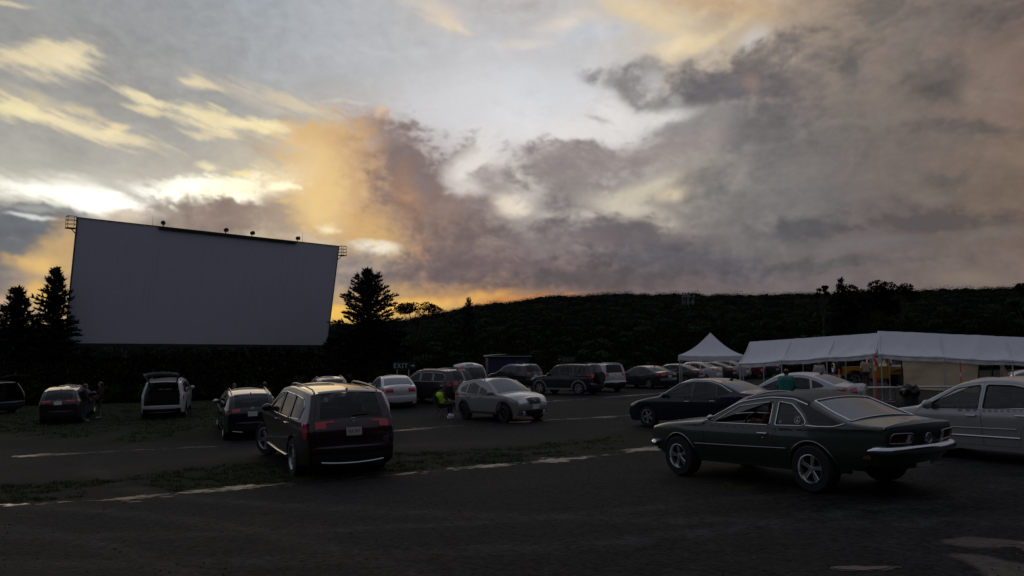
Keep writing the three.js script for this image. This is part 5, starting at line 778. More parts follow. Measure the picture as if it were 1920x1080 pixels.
// left part of the lot
makeCar(CROSS, { name: 'crossover', paint: paint(.016, .014, .018, .25, .35), wheel: 'five', fin: 1, scale: [.98, 1.0, 1], rearGlass: glass(.3), ownTail: true, dress(a) { const g = a.gate[0]; a.lamp('taillight', M.red, 'tail', -.06, .26, .42, .92, .012, g); a.sideLamp('taillight', M.red, [[-2.02, .96], [-1.99, 1.12], [-1.66, 1.06], [-1.86, .98]], .01); plateAt(a, 'tail', .42, 0, g); badge(a, 'tail', .12, .05, M.chrome, g); } }, 'dark compact crossover with bright red tail lamps beside two standing people', 'car', -20.9, -36.6, -19);
makeCar(SUV, { name: 'suv', paint: paint(.55, .55, .57, .1, .4), wheel: 'five', rimMat: M.darkAlloy, rails: M.steel, hatch: 1.68, lowMat: M.black, wheelScale: .98 }, 'white SUV with its tailgate raised, below the big screen', 'car', -16.9, -38.1, -18);
makeCar(SUV, { name: 'suv', paint: paint(.02, .024, .045, .3, .3), wheel: 'five', hatch: 1.6, rails: M.steel, scale: [1, .98, 1] }, 'dark blue SUV with raised tailgate cut off by the left edge', 'car', -29.8, -43.4, -72);
makeCar(CROSS, { name: 'crossover', paint: paint(.006, .007, .018, .3, .3), wheel: 'five', fin: 1, rails: M.steel, scale: [.98, 1.0, 1.02], mirrorMat: M.steel, dress(a) { band(a, 'bumper_trim', M.chrome, 'rear', .68, -.9, -.45, .03, .01, .014); band(a, 'bumper_trim', M.chrome, 'rear', .68, .45, .9, .03, .01, .014); } }, 'dark blue crossover with pale roof, left of the burgundy SUV', 'car', -9.66, -28.2, -25);
makeCar(CROSS, { name: 'hatchback', paint: paint(.55, .55, .56, .1, .35), wheel: 'five', scale: [.98, .96, 1], ownTail: true, dress(a) { a.sideLamp('taillight', M.red, [[-2.02, .82], [-1.98, 1.12], [-1.84, 1.14], [-1.86, .84]], .01); a.lamp('taillight', M.red, 'tail', -.1, .5, .72, .92, .012, a.gate[0]); plateAt(a, 'tail', .5, 0, a.gate[0]); } }, 'white hatchback mostly hidden behind the burgundy SUV', 'car', -5.6, -27.5, -25);
makeCar(CROSS, { name: 'crossover', paint: paint(.3, .3, .31, .4, .3), wheel: 'five', rails: M.steel, fine: .8 }, 'silver crossover showing only its roof above the burgundy SUV', 'car', -9.4, -39.5, -22);
makeCar(SUV, { name: 'suv', paint: paint(.5, .52, .56, .2, .3), wheel: 'five', fine: .8, scale: [.95, .95, .95] }, 'white SUV half hidden behind the yellow off-roader', 'car', 26.4, -53, 80);
makeCar(SEDAN, { name: 'sedan', paint: paint(.5, .5, .52, .2, .35), wheel: 'ten', fine: .8 }, 'white car nose at the right edge above the silver sedan', 'car', 29.4, -41.4, -68);
console.log('cars done');
// ---------------------------------------------------------------- yellow off-roader with open doors and spare wheel
{
  const x = 21.5, z = -46, y = paint(.42, .2, .008, .05, .4), t = thing('off_roader', 'yellow off-roader with spare wheel seen under the long canopies', 'car', [x, groundY(x, z), z], -.04), hw = .78;   // own x forward
  const prof = (pts, d, bev = .03) => { const g = new THREE.ExtrudeGeometry(new THREE.Shape(pts.map((p) => V2(...p))), { depth: d - 2 * bev, bevelEnabled: true, bevelSize: bev, bevelThickness: bev, bevelSegments: 2 }); return g.translate(0, 0, -d / 2 + bev); };
  part('tub', prof([[-1.95, .55], [-1.95, 1.15], [.62, 1.18], [.62, .5], [-.9, .5], [-1.0, .75], [-1.1, .92], [-1.7, .92], [-1.85, .7]], 1.56), y, t);
  part('hood', prof([[.64, .72], [.64, 1.18], [1.2, 1.16], [2.0, 1.08], [2.04, .72]], 1.36), y, t); part('grille', prof([[2.04, .68], [2.04, 1.06], [2.1, 1.04], [2.1, .66]], 1.3, .02), y, t);
  for (const s of [-1, 1]) { part('headlight', new THREE.CylinderGeometry(.09, .09, .05, 18).rotateZ(Math.PI / 2).translate(2.13, .92, s * .42), M.lens, t); part('fender', grid(10, 2, (u, v) => V3(lerp(.78, 2.1, u), .96 + .06 * Math.sin(u * Math.PI) - .06 * (u > .85 ? (u - .85) * 6 : 0) - .1 * (u < .12 ? (1 - u / .12) : 0), s * lerp(.62, .92, v))), M.trim, t); part('rear_flare', grid(10, 2, (u, v) => V3(-1.4 + .52 * Math.cos(Math.PI * (1 - u)), .5 + .46 * Math.sin(Math.PI * (1 - u)), s * lerp(.76, .9, v))), M.trim, t);
    part('windshield_post', rod([.62, 1.17, s * .68], [.38, 1.72, s * .64], .04), y, t); part('roll_bar', tube([[.4, 1.72, s * .6], [-.3, 1.76, s * .6], [-1.3, 1.74, s * .6], [-1.75, 1.15, s * .62]], .04, 20, 8), M.black, t); part('center_bar', rod([-.4, 1.1, s * .66], [-.4, 1.75, s * .6], .045), y, t); part('mirror', rbox(.1, .16, .2, .03, .6, 1.3, s * .98), M.black, t); part('seat', SEAT, M.seat, t).position.set(.05, .62, s * .36); part('taillight', rbox(.05, .2, .12, .015, -1.97, .98, s * .68), M.red, t); }
  part('soft_top', merge([grid(12, 8, (u, v) => V3(lerp(.42, -1.86, u), 1.8 - .05 * (2 * v - 1) ** 2 - .03 * u, (v - .5) * 1.34))]), M.trim, t); for (const s of [-1, 1]) part('side_curtain', grid(6, 4, (u, v) => V3(lerp(-.95, -1.88, u) - .04 * v, lerp(1.77, 1.18, v), s * lerp(.65, .76, v))), glass(.2), t);
  part('windshield', grid(2, 6, (u, v) => V3(lerp(.6, .4, u), lerp(1.2, 1.7, u), (v - .5) * 1.24)), M.clear, t); part('windshield_header', rod([.38, 1.72, -.66], [.38, 1.72, .66], .04), y, t);
  part('front_bumper', rbox(.2, .18, 1.6, .04, 2.25, .58, 0), M.black, t); part('rear_bumper', rbox(.16, .16, 1.5, .04, -2.06, .58, 0), M.black, t); part('underbody', box(3.4, .14, .9, 0, .5, 0), M.under, t);
  const w = wheelParts(.4, .27, WHEEL.five); for (const cx of [1.45, -1.4]) for (const s of [-1, 1]) { const m = part('wheel', w.tyre, M.rubber, t); m.position.set(cx, .4, s * .76); if (s < 0) m.rotation.y = Math.PI; part('rim', w.rim, M.steel, m); part('brake_disc', w.back, M.black, m); }
  const sp = part('spare_wheel', w.tyre, M.rubber, t); sp.position.set(-2.2, 1.08, .05); sp.rotation.y = -Math.PI / 2; part('rim', w.rim, M.chrome, sp); part('brake_disc', w.back, M.black, sp);
}
// ---------------------------------------------------------------- canopies, tables, signs, shed, mast
const cloth = new THREE.MeshPhysicalMaterial({ color: rgb(.86, .88, .92), roughness: .8, transmission: .3, thickness: 0, side: THREE.DoubleSide }), poleMat = std(.55, .55, .56, .4, .3), orangeMat = std(.75, .11, .04, .6), tanCloth = new THREE.MeshPhysicalMaterial({ color: rgb(.84, .7, .46), roughness: .95, transmission: .3, thickness: 0, side: THREE.DoubleSide });
{ // peaked pop-up tent
  const x = 9.9, z = -38.4, gy = groundY(x, z), t = thing('popup_tent', 'small white peaked pop-up tent', 'tent', [x, gy, z], -.25), w = 1.52, e = 2.08 + .1, pk = 3.2 + .1;
  for (let s = 0; s < 4; s++) { const g = grid(10, 14, (u, v) => { const q = 1 - u, sag = .16 * Math.sin(Math.PI * u) * .9, a = (v * 2 - 1) * q; return V3(a * w, lerp(e, pk, Math.pow(u, 1.06)) - sag - .05 * q * (1 - (v * 2 - 1) ** 2) + .012 * Math.sin(v * 31 + s) * q, q * w); }); g.rotateY(s * Math.PI / 2); part('canopy_panel', g, cloth, t); const va = grid(1, 20, (u, v) => V3((v * 2 - 1) * w, e - .05 * (1 - (v * 2 - 1) ** 2) - u * .24 + .012 * Math.sin(v * 31 + s), w + .01 + .018 * u * Math.sin(v * 40 + s * 2))); va.rotateY(s * Math.PI / 2); part('valance', va, cloth, t); }
  for (const a of [-1, 1]) for (const b of [-1, 1]) part('leg', merge([rbox(.045, e, .045, .008, a * (w - .05), e / 2 - .08, b * (w - .05)), box(.14, .015, .14, a * (w - .05), -.06, b * (w - .05))]), poleMat, t);
  part('truss', merge([[1, 0], [-1, 0], [0, 1], [0, -1]].map(([a, b]) => rod([a * w * .96, e - .35, b * w * .96], [0, e + .3, 0], .014))), poleMat, t);
}
function longCanopy(label, eaveA, eaveB, across, ridgeUp, seed, folds) {       // gabled cloth between two front eave corners
  const A = V3(...eaveA), B = V3(...eaveB), ac = V3(...across).normalize(), o = V3(A.x, groundY(A.x, A.z), A.z), t = thing('canopy', label, 'canopy', [o.x, o.y, o.z]), r = rng(seed), P = (s, u) => { const q = A.clone().lerp(B, s).sub(o); return q.addScaledVector(ac, u * 3.0); };
  const fold = (s, u) => { let f = 0; for (let k = 0; k < folds.length; k++) { const [c, am, sl] = folds[k], d = (s - c - sl * u) / .022; f += am * Math.exp(-d * d); } return f + .012 * Math.sin((s + u * .25) * 90 + 3 * noise2(s * 9, u * 4 + seed)) + .03 * noise2(s * 7 + seed, u * 3); };
  for (const side of [0, 1]) part('canopy_panel', grid(70, 12, (s, v) => { const u = side ? 1 - v * .5 : v * .5, up = ridgeUp[0] + (ridgeUp[1] - ridgeUp[0]) * s, h = v, p = P(s, u); p.y += up * h - .12 * Math.sin(Math.PI * v) - .04 * Math.sin(Math.PI * (s * 3 % 1)) * (1 - v) + fold(s, u) * (.25 + .75 * Math.sin(Math.PI * v)); return p; }), cloth, t);
  part('valance', grid(70, 3, (s, v) => { const p = P(s, 0); p.y += -v * .17 - .05 * Math.sin(Math.PI * (s * 3 % 1)) + fold(s, 0) * (1 - v) + .02 * noise2(s * 12, 5); p.addScaledVector(ac, .02 * Math.sin(s * 70) * v); return p; }), cloth, t);
  const legs = []; for (const s of [.015, .34, .67, .985]) for (const u of [0, 1]) { const p = P(s, u), gy = groundY(p.x + o.x, p.z + o.z) - o.y; part('leg', merge([rod([p.x, gy - .02, p.z], [p.x, p.y - .02, p.z], .024), new THREE.CylinderGeometry(.07, .07, .012, 12).translate(p.x, gy + .008, p.z)]), poleMat, t); }
  const rid = (s) => { const p = P(s, .5); p.y += ridgeUp[0] + (ridgeUp[1] - ridgeUp[0]) * s - .05; return p; }; part('frame', merge([tube([rid(0), rid(.5), rid(1)], .02, 8, 6), tube([P(0, 0), P(.5, 0), P(1, 0)].map((p) => { p.y -= .06; return p; }), .02, 8, 6), tube([P(0, 1), P(.5, 1), P(1, 1)].map((p) => { p.y -= .06; return p; }), .02, 8, 6), ...[.01, .34, .67, .99].flatMap((s) => [0, 1].map((u) => { const a = P(s, u), b = rid(s); return rod([a.x, a.y - .06, a.z], [b.x, b.y, b.z], .018); }))]), poleMat, t);
  return t;
}
longCanopy('long white canopy sloping down towards the peaked tent', [9.75, 1.56, -33.3], [14.15, 1.98, -30.05], [.6, 0, -.8], [.94, .84], 3, [[.33, .05, .1], [.6, .025, .25], [.72, .03, .25], [.12, .02, .2], [.86, .025, .3]]);
longCanopy('long white canopy running off the right edge over the tan tarp', [14.25, 1.98, -30], [20.2, 1.62, -27.2], [.43, 0, -.9], [.92, .88], 8, [[.1, .03, .2], [.3, .03, .3], [.48, .05, .12], [.62, .03, .3], [.8, .04, .3]]);
{ // tan wall cloth under the right canopy
  const t = thing('tarp', 'tan tarp hung as a wall beneath the right canopy', 'tarp', [16.1, groundY(16.1, -29.2), -29.2]), o = t.position, a = V3(15.05, 1.74, -29.75), b = V3(17.35, 1.68, -28.7); part('cloth', grid(30, 12, (u, v) => { const p = a.clone().lerp(b, u); p.y = lerp(1.76, .64 - .12 * u, v) - .06 * Math.sin(u * Math.PI) * (1 - v); p.z += .05 * Math.sin(u * 9 + v * 3) + .03 * noise2(u * 6, v * 5); return p.sub(o); }), tanCloth, t); part('hem_bar', rod([a.x - o.x, .63 - o.y, a.z - o.z], [b.x - o.x, .5 - o.y, b.z - o.z], .02), std(.08, .07, .05, .8), t); for (const [p, y] of [[a, .5], [b, .24]]) part('pole', rod([p.x - o.x, groundY(p.x, p.z) - o.y - .05, p.z - o.z - .06], [p.x - o.x, 1.76 - o.y, p.z - o.z - .06], .03), std(.03, .03, .03, .6), t); }
{ const a = V3(18.0, 1.66, -28.6), t = thing('tarp', 'narrow tan tarp flap pulled aside right of the tan wall', 'tarp', [18, groundY(18, -28.6), -28.6]), o = t.position; part('cloth', grid(6, 12, (u, v) => V3(a.x + lerp(0, .22, u) + .28 * v, lerp(1.7, .6, v), a.z + .06 * Math.sin(u * 5 + v * 4)).sub(o)), tanCloth, t); part('pole', rod([17.85 - o.x, groundY(17.85, -28.7) - o.y - .04, -28.7 - o.z], [17.85 - o.x, 1.75 - o.y, -28.7 - o.z], .035), std(.05, .025, .018, .8), t); }
function post(label, x, z, h, r, name = 'orange_post') { const t = thing(name, label, 'post', [x, groundY(x, z), z]); part('pole', rod([0, -.03, 0], [0, h, 0], r), orangeMat, t); part('foot', new THREE.CylinderGeometry(.13, .15, .05, 18).translate(0, .02, 0), M.rubber, t); part('band', new THREE.CylinderGeometry(r + .004, r + .004, .14, 14).translate(0, h * .7, 0), M.white, t); return t; }
post('orange-wrapped post where the two long canopies meet', 14.05, -29.85, 1.95, .035); post('thin orange post in front of the tan tarp', 16.35, -28.15, 1.62, .022); post('red and white marker post behind the yellow off-roader tail', 16.6, -39.2, 1.25, .05);
for (const [label, x, z, turn] of [['folding table with pale top by the orange-wrapped post', 13.3, -28.7, .35], ['folding table with pale top in front of the tan tarp', 15.25, -27.9, .1]]) { const t = thing('folding_table', label, 'table', [x, groundY(x, z), z], turn); part('table_top', rbox(2.35, .045, .75, .015, 0, .73, 0), std(.42, .42, .42, .5), t); for (const s of [-1, 1]) for (const d of [-1, 1]) part('leg', rod([s * .95, 0, d * .28], [s * .85, .71, d * .28], .016), M.steel, t); part('brace', merge([-1, 1].map((s) => rod([s * .92, .2, -.28], [s * .92, .2, .28], .012))), M.steel, t); }
{ const t = thing('trash_bin', 'bin under a slack black bag beside the folding tables', 'bin', [14.2, groundY(14.2, -27.6), -27.6]); part('barrel', new THREE.CylinderGeometry(.26, .24, .8, 24).translate(0, .4, 0), std(.02, .02, .02, .6), t); part('bag', grid(28, 8, (u, v) => { const a = u * 6.2832, q = .27 + .05 * Math.sin(v * 3.1) + .03 * Math.sin(a * 5 + v * 4) + .05 * noise2(a * 2, v * 3); return V3(Math.cos(a) * q * (1 - .35 * v ** 4),   .42 + .42 * v + .04 * Math.sin(a * 3) * v, Math.sin(a) * q * (1 - .35 * v ** 4)); }), std(.008, .008, .009, .35), t); }
// direction signs: white letters on dark boards between two posts
const font = await new FontLoader().loadAsync('fonts/droid/droid_sans_regular.typeface.json');
function exitSign(label, x, z, right, tone, turn) {
  const t = thing('exit_sign', label, 'sign', [x, groundY(x, z), z], turn), up = 1.62, white = std(tone, tone, tone, .7);
  part('board', rbox(1.5, .5, .035, .01, 0, up + .25, 0), std(.012, .014, .013, .8), t);
  let cx = right ? -.66 : -.3; for (const ch of 'EXIT') { const g = new TextGeometry(ch, { font, size: .3, depth: .012, curveSegments: 3 }); g.computeBoundingBox(); g.translate(cx - g.boundingBox.min.x, up + .1, .022); part('letter', g, white, t); cx += (g.boundingBox.max.x - g.boundingBox.min.x) + .06; }
  const d = right ? 1 : -1, ax = right ? .5 : -.52; part('arrow', merge([box(.2, .04, .012, ax, up + .25, .028), new THREE.ExtrudeGeometry(new THREE.Shape([V2(0, .1), V2(.15 * d, 0), V2(0, -.1)]), { depth: .012, bevelEnabled: false }).translate(ax + .05 * d, up + .25, .022)]), white, t);
  for (const s of [-.45, .3]) part('post', rod([s, -.1, 0], [s, up, 0], .03), std(tone * .8, tone * .8, tone * .8, .7), t);
}
exitSign('EXIT sign with right arrow on two posts above the pale silver sedan', -7.05, -50.5, true, .55, .05);
exitSign('dim EXIT sign with left arrow above the boxy black SUV', 4.4, -62, false, .2, -.1);
{ // blue shed with a pale flat roof
  const x = -.4, z = -63, t = thing('shed', 'low dark blue shed with pale flat roof', 'shed', [x, groundY(x, z), z], .12), blue = std(.012, .022, .07, .6); part('wall', box(3.3, 2.25, 2.2, 0, 1.125, 0), blue, t); part('roof', grid(14, 6, (u, v) => V3((u - .5) * 3.7, 2.29 + .12 * Math.sin(u * Math.PI), (v - .5) * 2.7)), std(.5, .47, .44, .6), t); part('roof_edge', box(3.7, .06, 2.7, 0, 2.25, 0), std(.3, .3, .3, .6), t); part('door', rbox(.8, 1.9, .04, .01, .95, .95, 1.12), std(.05, .055, .08, .6), t); for (let k = 0; k < 8; k++) part('rib', box(.03, 2.15, .02, -1.5 + k * .3, 1.12, 1.11), blue, t); }
{ // mast with aerials on the hill
  const x = 69, z = -300, gy = groundY(x, z), t = thing('cell_mast', 'slim phone mast with aerial panels standing before the hill', 'mast', [x, gy, z]), top = 25.6 - gy, m = std(.12, .125, .13, .6); part('pole', rod([0, -1, 0], [0, top, 0], .55, 12, .35), m, t); part('platform', merge([new THREE.TorusGeometry(2.2, .09, 6, 24).rotateX(Math.PI / 2).translate(0, top - 1.6, 0), new THREE.TorusGeometry(2.2, .09, 6, 24).rotateX(Math.PI / 2).translate(0, top - 4, 0), rod([-2.2, top - 1.6, 0], [2.6, top - 1.6, 0], .1), rod([0, top - 1.6, -2.2], [0, top - 1.6, 2.2], .1)]), m, t);
  for (let k = 0; k < 9; k++) { const a = k / 9 * 6.283; part('aerial_panel', rbox(.5, 2.1, .25, .05, Math.sin(a) * 2.3, top - (k % 2 ? 3.6 : 1.2), Math.cos(a) * 2.3), std(.13, .135, .14, .6), t); } part('whip_aerial', merge([rod([0, top, 0], [0, top + .9, 0], .06), rod([2.5, top - 1.6, 0], [2.5, top, 0], .05)]), m, t); }
{ const x = -2.5, z = -31.7, g = new THREE.SphereGeometry(.62, 20, 14), p = g.attributes.position; for (let i = 0; i < p.count; i++) { const v = V3().fromBufferAttribute(p, i), k = 1 + .22 * noise2(v.x * 2.3 + 4, v.y * 2.3 + v.z); p.setXYZ(i, v.x * .26 * k, Math.max(-.6, v.y) * .2 * k + (v.x > .5 ? 0 : .0), v.z * .2 * k); } g.translate(0, .07, 0); g.computeVertexNormals(); const b = solo('plastic_bag', g, std(.6, .6, .62, .5), 'white plastic bag lying on the gravel behind the grey crossover', 'bag'); b.position.set(x, groundY(x, z), z); }
{ const x = -2.95, z = -32.6, t = thing('camp_chair', 'low folding chair under the person in the lime vest', 'chair', [x, groundY(x, z), z], 2.2), f = M.black; part('seat', grid(8, 8, (u, v) => V3((u - .5) * .5, .42 - .05 * Math.sin(u * Math.PI) * Math.sin(v * Math.PI), (v - .5) * .46)), std(.02, .022, .02, .9), t); part('backrest', grid(8, 8, (u, v) => V3((u - .5) * .5, .45 + v * .42, -.24 - v * .1 - .04 * Math.sin(u * Math.PI))), std(.02, .022, .02, .9), t); for (const s of [-1, 1]) for (const d of [-1, 1]) part('leg', rod([s * .25, 0, d * .24], [s * .25, .44, -d * .22], .012), f, t); }
console.log('props done');
// ---------------------------------------------------------------- people: joints with radii, joined smoothly and meshed; clothes are colours of the one skin, hair is a part
const sminK = (a, b, k) => { const h = clamp(.5 + .5 * (b - a) / k); return lerp(b, a, h) - k * h * (1 - h); };
function capsule(p, a, b, ra, rb) { const abx = b[0] - a[0], aby = b[1] - a[1], abz = b[2] - a[2], l = abx * abx + aby * aby + abz * abz, t = l ? clamp(((p[0] - a[0]) * abx + (p[1] - a[1]) * aby + (p[2] - a[2]) * abz) / l) : 0; return Math.hypot(p[0] - a[0] - abx * t, p[1] - a[1] - aby * t, p[2] - a[2] - abz * t) - lerp(ra, rb, t); }
function meshField(f, lo, size, n) {
  const mc = new MarchingCubes(n, new THREE.MeshBasicMaterial(), false, false, 60000); mc.isolation = 0; const cell = size / n;
  for (let k = 0; k < n; k++) for (let j = 0; j < n; j++) for (let i = 0; i < n; i++) mc.field[k * n * n + j * n + i] = -f([lo[0] + i * cell, lo[1] + j * cell, lo[2] + k * cell]) * 10;
  mc.update(); const c = mc.count, pos = new Float32Array(c * 3), half = n / 2; for (let i = 0; i < c; i++) for (let q = 0; q < 3; q++) pos[i * 3 + q] = lo[q] + (mc.positionArray[i * 3 + q] * half + half) * cell;
  const nor = new Float32Array(c * 3), e = .004; for (let i = 0; i < c; i++) { const p = [pos[i * 3], pos[i * 3 + 1], pos[i * 3 + 2]], d = [0, 1, 2].map((q) => { const a = [...p], b = [...p]; a[q] += e; b[q] -= e; return f(a) - f(b); }), l = Math.hypot(...d) || 1; for (let q = 0; q < 3; q++) nor[i * 3 + q] = d[q] / l; }
  const g = new THREE.BufferGeometry(); g.setAttribute('position', new THREE.BufferAttribute(pos, 3)); g.setAttribute('normal', new THREE.BufferAttribute(nor, 3)); return g;
}
const personMat = new THREE.MeshStandardMaterial({ vertexColors: true, roughness: .85, side: THREE.DoubleSide });
const STAND = { hip: [0, .92, 0], chest: [0, 1.3, .0], neck: [0, 1.47, -.01], head: [0, 1.62, .02], shoulder: .19, elbow: [[.27, 1.12, -.02], [.27, 1.12, -.02]], hand: [[.26, .88, .08], [.26, .88, .08]], knee: [[.1, .5, .02], [.1, .5, .02]], foot: [[.11, .08, -.03], [.11, .08, -.03]] };
function person(label, x, y, z, face, pose, wear) {     // own z is where the person faces; right side at -x ; face: bearing in degrees, 0 away from the camera
  const t = thing('person', label, 'person', [x, y, z], Math.PI - face * Math.PI / 180), P = { ...STAND, ...pose }, mir = (v, s) => [v[0] * s, v[1], v[2]], bones = [];
  const add = (a, b, ra, rb, c) => bones.push({ a, b, ra, rb, c }), { hip, chest, neck, head } = P, sh = P.shoulder, skin = wear.skin ?? [.28, .17, .12];
  const R = (p, q, k) => [lerp(p[0], q[0], k), lerp(p[1], q[1], k), lerp(p[2], q[2], k)], bulk = wear.bulk ?? 1;
  for (const s of [1, -1]) { add([hip[0] + .07 * s, hip[1], hip[2]], [chest[0] + .09 * s, chest[1], chest[2]], .115 * bulk, .125 * bulk, wear.top); add([chest[0] + .05 * s, chest[1] + .06, chest[2]], [neck[0] + sh * .9 * s, neck[1] - .05, neck[2]], .09 * bulk, .065 * bulk, wear.top); }
  add([hip[0] - .07, hip[1] - .04, hip[2]], [hip[0] + .07, hip[1] - .04, hip[2]], .12 * bulk, .12 * bulk, wear.legs); add(neck, head, .055, .06, skin);
  [0, 1].forEach((i) => { const s = i ? -1 : 1, S = [neck[0] + sh * s, neck[1] - .06, neck[2]], E = mir(P.elbow[i], s), H = mir(P.hand[i], s), K = mir(P.knee[i], s), F = mir(P.foot[i], s), hj = [hip[0] + .09 * s, hip[1] - .05, hip[2]]; add(S, E, .058 * bulk, .046 * bulk, wear.top); add(E, R(E, H, .9), .044 * bulk, .03, wear.sleeve ?? wear.top); add(R(E, H, .95), R(E, H, 1.12), .034, .03, skin); add(hj, K, .088 * bulk, .06, wear.legs); add(K, F, .06, .042, wear.shin ?? wear.legs); add(F, [F[0] + .015 * s, F[1] - .03, F[2] + .16], .045, .04, wear.shoes ?? [.03, .03, .03]); });
  const f = (p) => { let d = 1e3; for (const b of bones) d = sminK(d, capsule(p, b.a, b.b, b.ra, b.rb), .035); return d; };
  const g = meshField(f, [-1, -.06, -1], 2.0, 76), hs = 1.0, hf = (p) => { const q = [p[0] - head[0], p[1] - head[1], p[2] - head[2]]; let d = (Math.hypot(q[0] / .075, (q[1] - .02) / .105, (q[2] + .01) / .095) - 1) * .078; d = sminK(d, Math.hypot(q[0] / .055, (q[1] + .06) / .06, (q[2] - .03) / .06) * .055 - .055, .03); d = sminK(d, capsule(q, [0, .02, .085], [0, -.025, .108], .011, .016), .012); for (const s of [1, -1]) d = Math.min(d, capsule(q, [.078 * s, .015, -.01], [.076 * s, -.03, -.005], .014, .011)), d = Math.max(d, -(Math.hypot(q[0] - .03 * s, q[1] - .022, q[2] - .1) - .016)); d = sminK(d, capsule(q, [-.022, -.058, .086], [.022, -.058, .086], .008, .008), .008); return d; };
  const hg = meshField(hf, [head[0] - .15, head[1] - .15, head[2] - .15], .3, 44);
  const fingers = []; [0, 1].forEach((i) => { const s = i ? -1 : 1, E = V3(...mir(P.elbow[i], s)), H = V3(...mir(P.hand[i], s)), d = H.clone().sub(E).normalize(), side = V3(s, 0, .3).cross(d).normalize(), pal = H.clone().addScaledVector(d, .05), curl = V3(0, 0, 1).cross(side).normalize(); [[-.024, .075, 0], [-.008, .085, 0], [.009, .08, 0], [.025, .062, 0]].forEach(([o, l]) => { const a = pal.clone().addScaledVector(side, o), m = a.clone().addScaledVector(d, l * .55), e = m.clone().addScaledVector(d, l * .4).addScaledVector(V3(-s, 0, 0), l * .25); fingers.push(rod(a.toArray(), m.toArray(), .0085, 6, .008), rod(m.toArray(), e.toArray(), .008, 6, .0065)); }); const th = pal.clone().addScaledVector(side, -.03).addScaledVector(d, -.04), te = th.clone().addScaledVector(side, -.03).addScaledVector(d, .045); fingers.push(rod(th.toArray(), te.toArray(), .0105, 6, .008)); });
  const fg = merge(fingers); const all = mergeGeometries([g, hg, fg].map((q) => { const k = new THREE.BufferGeometry(); k.setAttribute('position', q.attributes.position); k.setAttribute('normal', q.attributes.normal); return k; })), n = all.attributes.position.count, col = new Float32Array(n * 3), gc = g.attributes.position.count;
  for (let i = 0; i < n; i++) { let c = skin; if (i < gc) { const p = [all.attributes.position.getX(i), all.attributes.position.getY(i), all.attributes.position.getZ(i)]; let bd = 1e9; for (const b of bones) { const d = capsule(p, b.a, b.b, b.ra, b.rb); if (d < bd) { bd = d; c = b.c; } } if (wear.vest && Math.abs(p[0]) < .24 && p[1] > hip[1] + .05 && p[1] < neck[1] - .02 && c === wear.top) c = wear.vest; } col.set(c, i * 3); }
  all.setAttribute('color', new THREE.BufferAttribute(col, 3)); part('body', all, personMat, t);
  const hr = wear.hairLen ?? .1, hfld = (p) => { const q = [p[0] - head[0], p[1] - head[1], p[2] - head[2]]; let d = (Math.hypot(q[0] / .084, (q[1] - .03) / .108, (q[2] + .022) / .1) - 1) * .086; d = Math.max(d, q[2] - .055 - .5 * (q[1] - .06)); d = Math.max(d, -(q[1] + .02) - (q[2] < -.01 ? hr : 0)); if (hr > .14) d = sminK(d, capsule(q, [0, 0, -.06], [0, -hr, -.07], .075, .06), .03); d += .006 * Math.sin(q[0] * 160) * Math.sin(q[1] * 90 + q[2] * 120); return d; };
  part(wear.hat ? 'hat' : 'hair', meshField(hfld, [head[0] - .2, head[1] - .32, head[2] - .2], .4, 44), std(...(wear.hair ?? [.015, .011, .009]), .8), t);
  return t;
}
const onGround = (x, z) => groundY(x, z);
person('person in a teal jacket leaning to the white sedan window, seen from behind', 8.95, onGround(8.95, -25.3), -25.3, 28, { chest: [0, 1.27, .08], neck: [0, 1.42, .14], head: [0, 1.56, .2], elbow: [[.27, 1.12, .16], [.27, 1.12, .16]], hand: [[.2, 1.02, .36], [.2, 1.02, .36]] }, { top: [.012, .17, .15], legs: [.02, .022, .03], bulk: 1.22, hair: [.012, .008, .007] });
person('person in dark jacket and blue jeans beside the dark compact crossover', -19.75, onGround(-19.75, -35.8), -35.8, 60, { elbow: [[.28, 1.14, .04], [.26, 1.14, .06]], hand: [[.16, 1.0, .2], [.18, 1.05, .22]], foot: [[.13, .08, -.03], [.13, .08, .05]] }, { top: [.015, .018, .018], legs: [.035, .05, .1], shoes: [.25, .25, .26] });
person('person in dark vest and shorts facing the one in jeans', -19.5, onGround(-19.5, -36.7), -36.7, -120, { elbow: [[.3, 1.16, .0], [.28, 1.14, .05]], hand: [[.2, .98, .12], [.14, 1.04, .22]] }, { top: [.012, .011, .012], sleeve: [.2, .13, .1], legs: [.05, .045, .035], shin: [.2, .13, .1], shoes: [.3, .3, .3], hairLen: .2 });
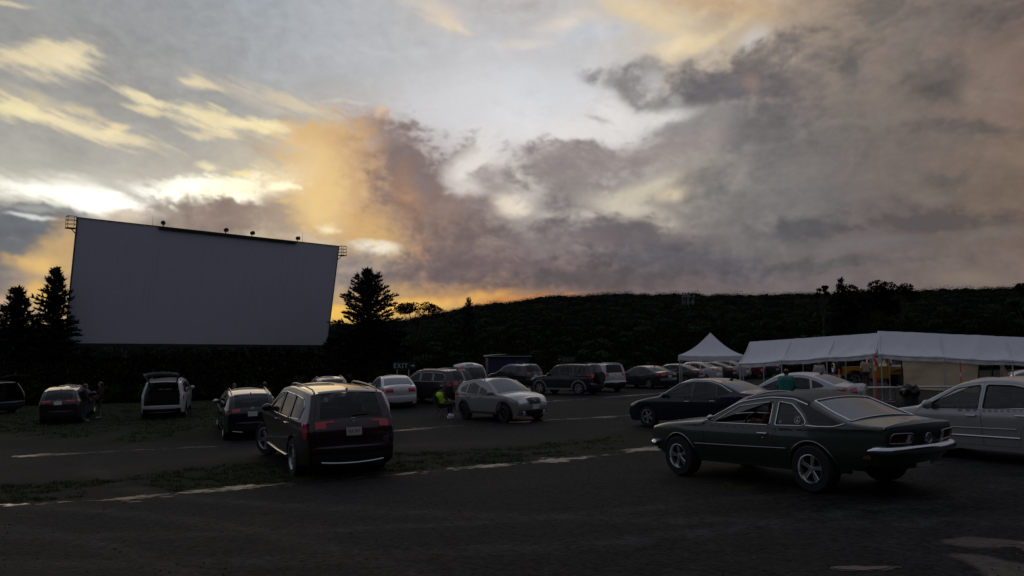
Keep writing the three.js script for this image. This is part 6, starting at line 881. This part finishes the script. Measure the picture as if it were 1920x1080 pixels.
person('person in dark clothes standing ahead of the dark blue crossover', -11.2, onGround(-11.2, -31.2), -31.2, 150, {}, { top: [.018, .018, .022], legs: [.02, .02, .024], skin: [.22, .14, .1] });
person('person with long dark hair and red top beyond the dark blue crossover', -10.1, onGround(-10.1, -31.6), -31.6, -30, {}, { top: [.09, .012, .012], legs: [.02, .02, .024], hair: [.03, .012, .01], hairLen: .26 });
person('person in pale clothes standing behind the white sedan', 15.75, onGround(15.75, -39.6), -39.6, -150, {}, { top: [.4, .4, .38], legs: [.3, .28, .25], hair: [.1, .09, .08] });
person('person in a tan shirt at the side of the yellow off-roader', 20.3, onGround(20.3, -44.3), -44.3, 10, { chest: [0, 1.27, .08], neck: [0, 1.42, .13], head: [0, 1.56, .19] }, { top: [.34, .27, .19], legs: [.03, .03, .035], bulk: 1.1 });
person('seated person wearing a lime high-visibility vest behind the grey crossover', -2.95, onGround(-2.95, -32.6), -32.6, 54, { hip: [0, .53, -.06], chest: [0, .9, -.1], neck: [0, 1.06, -.06], head: [0, 1.21, 0], elbow: [[.27, .78, .02], [.27, .78, .02]], hand: [[.17, .66, .26], [.17, .66, .26]], knee: [[.13, .52, .4], [.13, .52, .4]], foot: [[.14, .08, .42], [.14, .08, .36]] }, { top: [.03, .03, .035], vest: [.55, .9, .03], legs: [.02, .02, .025] });
{ // driver of the coupe: sits on its left seat, window down
  const h = -31 * Math.PI / 180, f = V3(Math.sin(h), 0, -Math.cos(h)), rt = V3(Math.cos(h), 0, Math.sin(h)), p = V3(4.26, 0, -12.42).addScaledVector(f, -.16).addScaledVector(rt, -.37), y = groundY(4.26, -12.42) + .04;
  person('driver with dark hair and red shirt seated inside the green coupe', p.x, y, p.z, -31, { hip: [0, .52, -.02], chest: [0, .86, -.1], neck: [0, 1.0, -.1], head: [0, 1.13, -.06], elbow: [[.26, .74, .02], [.26, .76, .05]], hand: [[.12, .84, .32], [.12, .84, .32]], knee: [[.12, .6, .42], [.12, .6, .42]], foot: [[.12, .42, .78], [.12, .42, .78]] }, { top: [.08, .014, .013], legs: [.02, .025, .04], hairLen: .2 });
}
console.log('people done');
renderer.render(scene, camera);
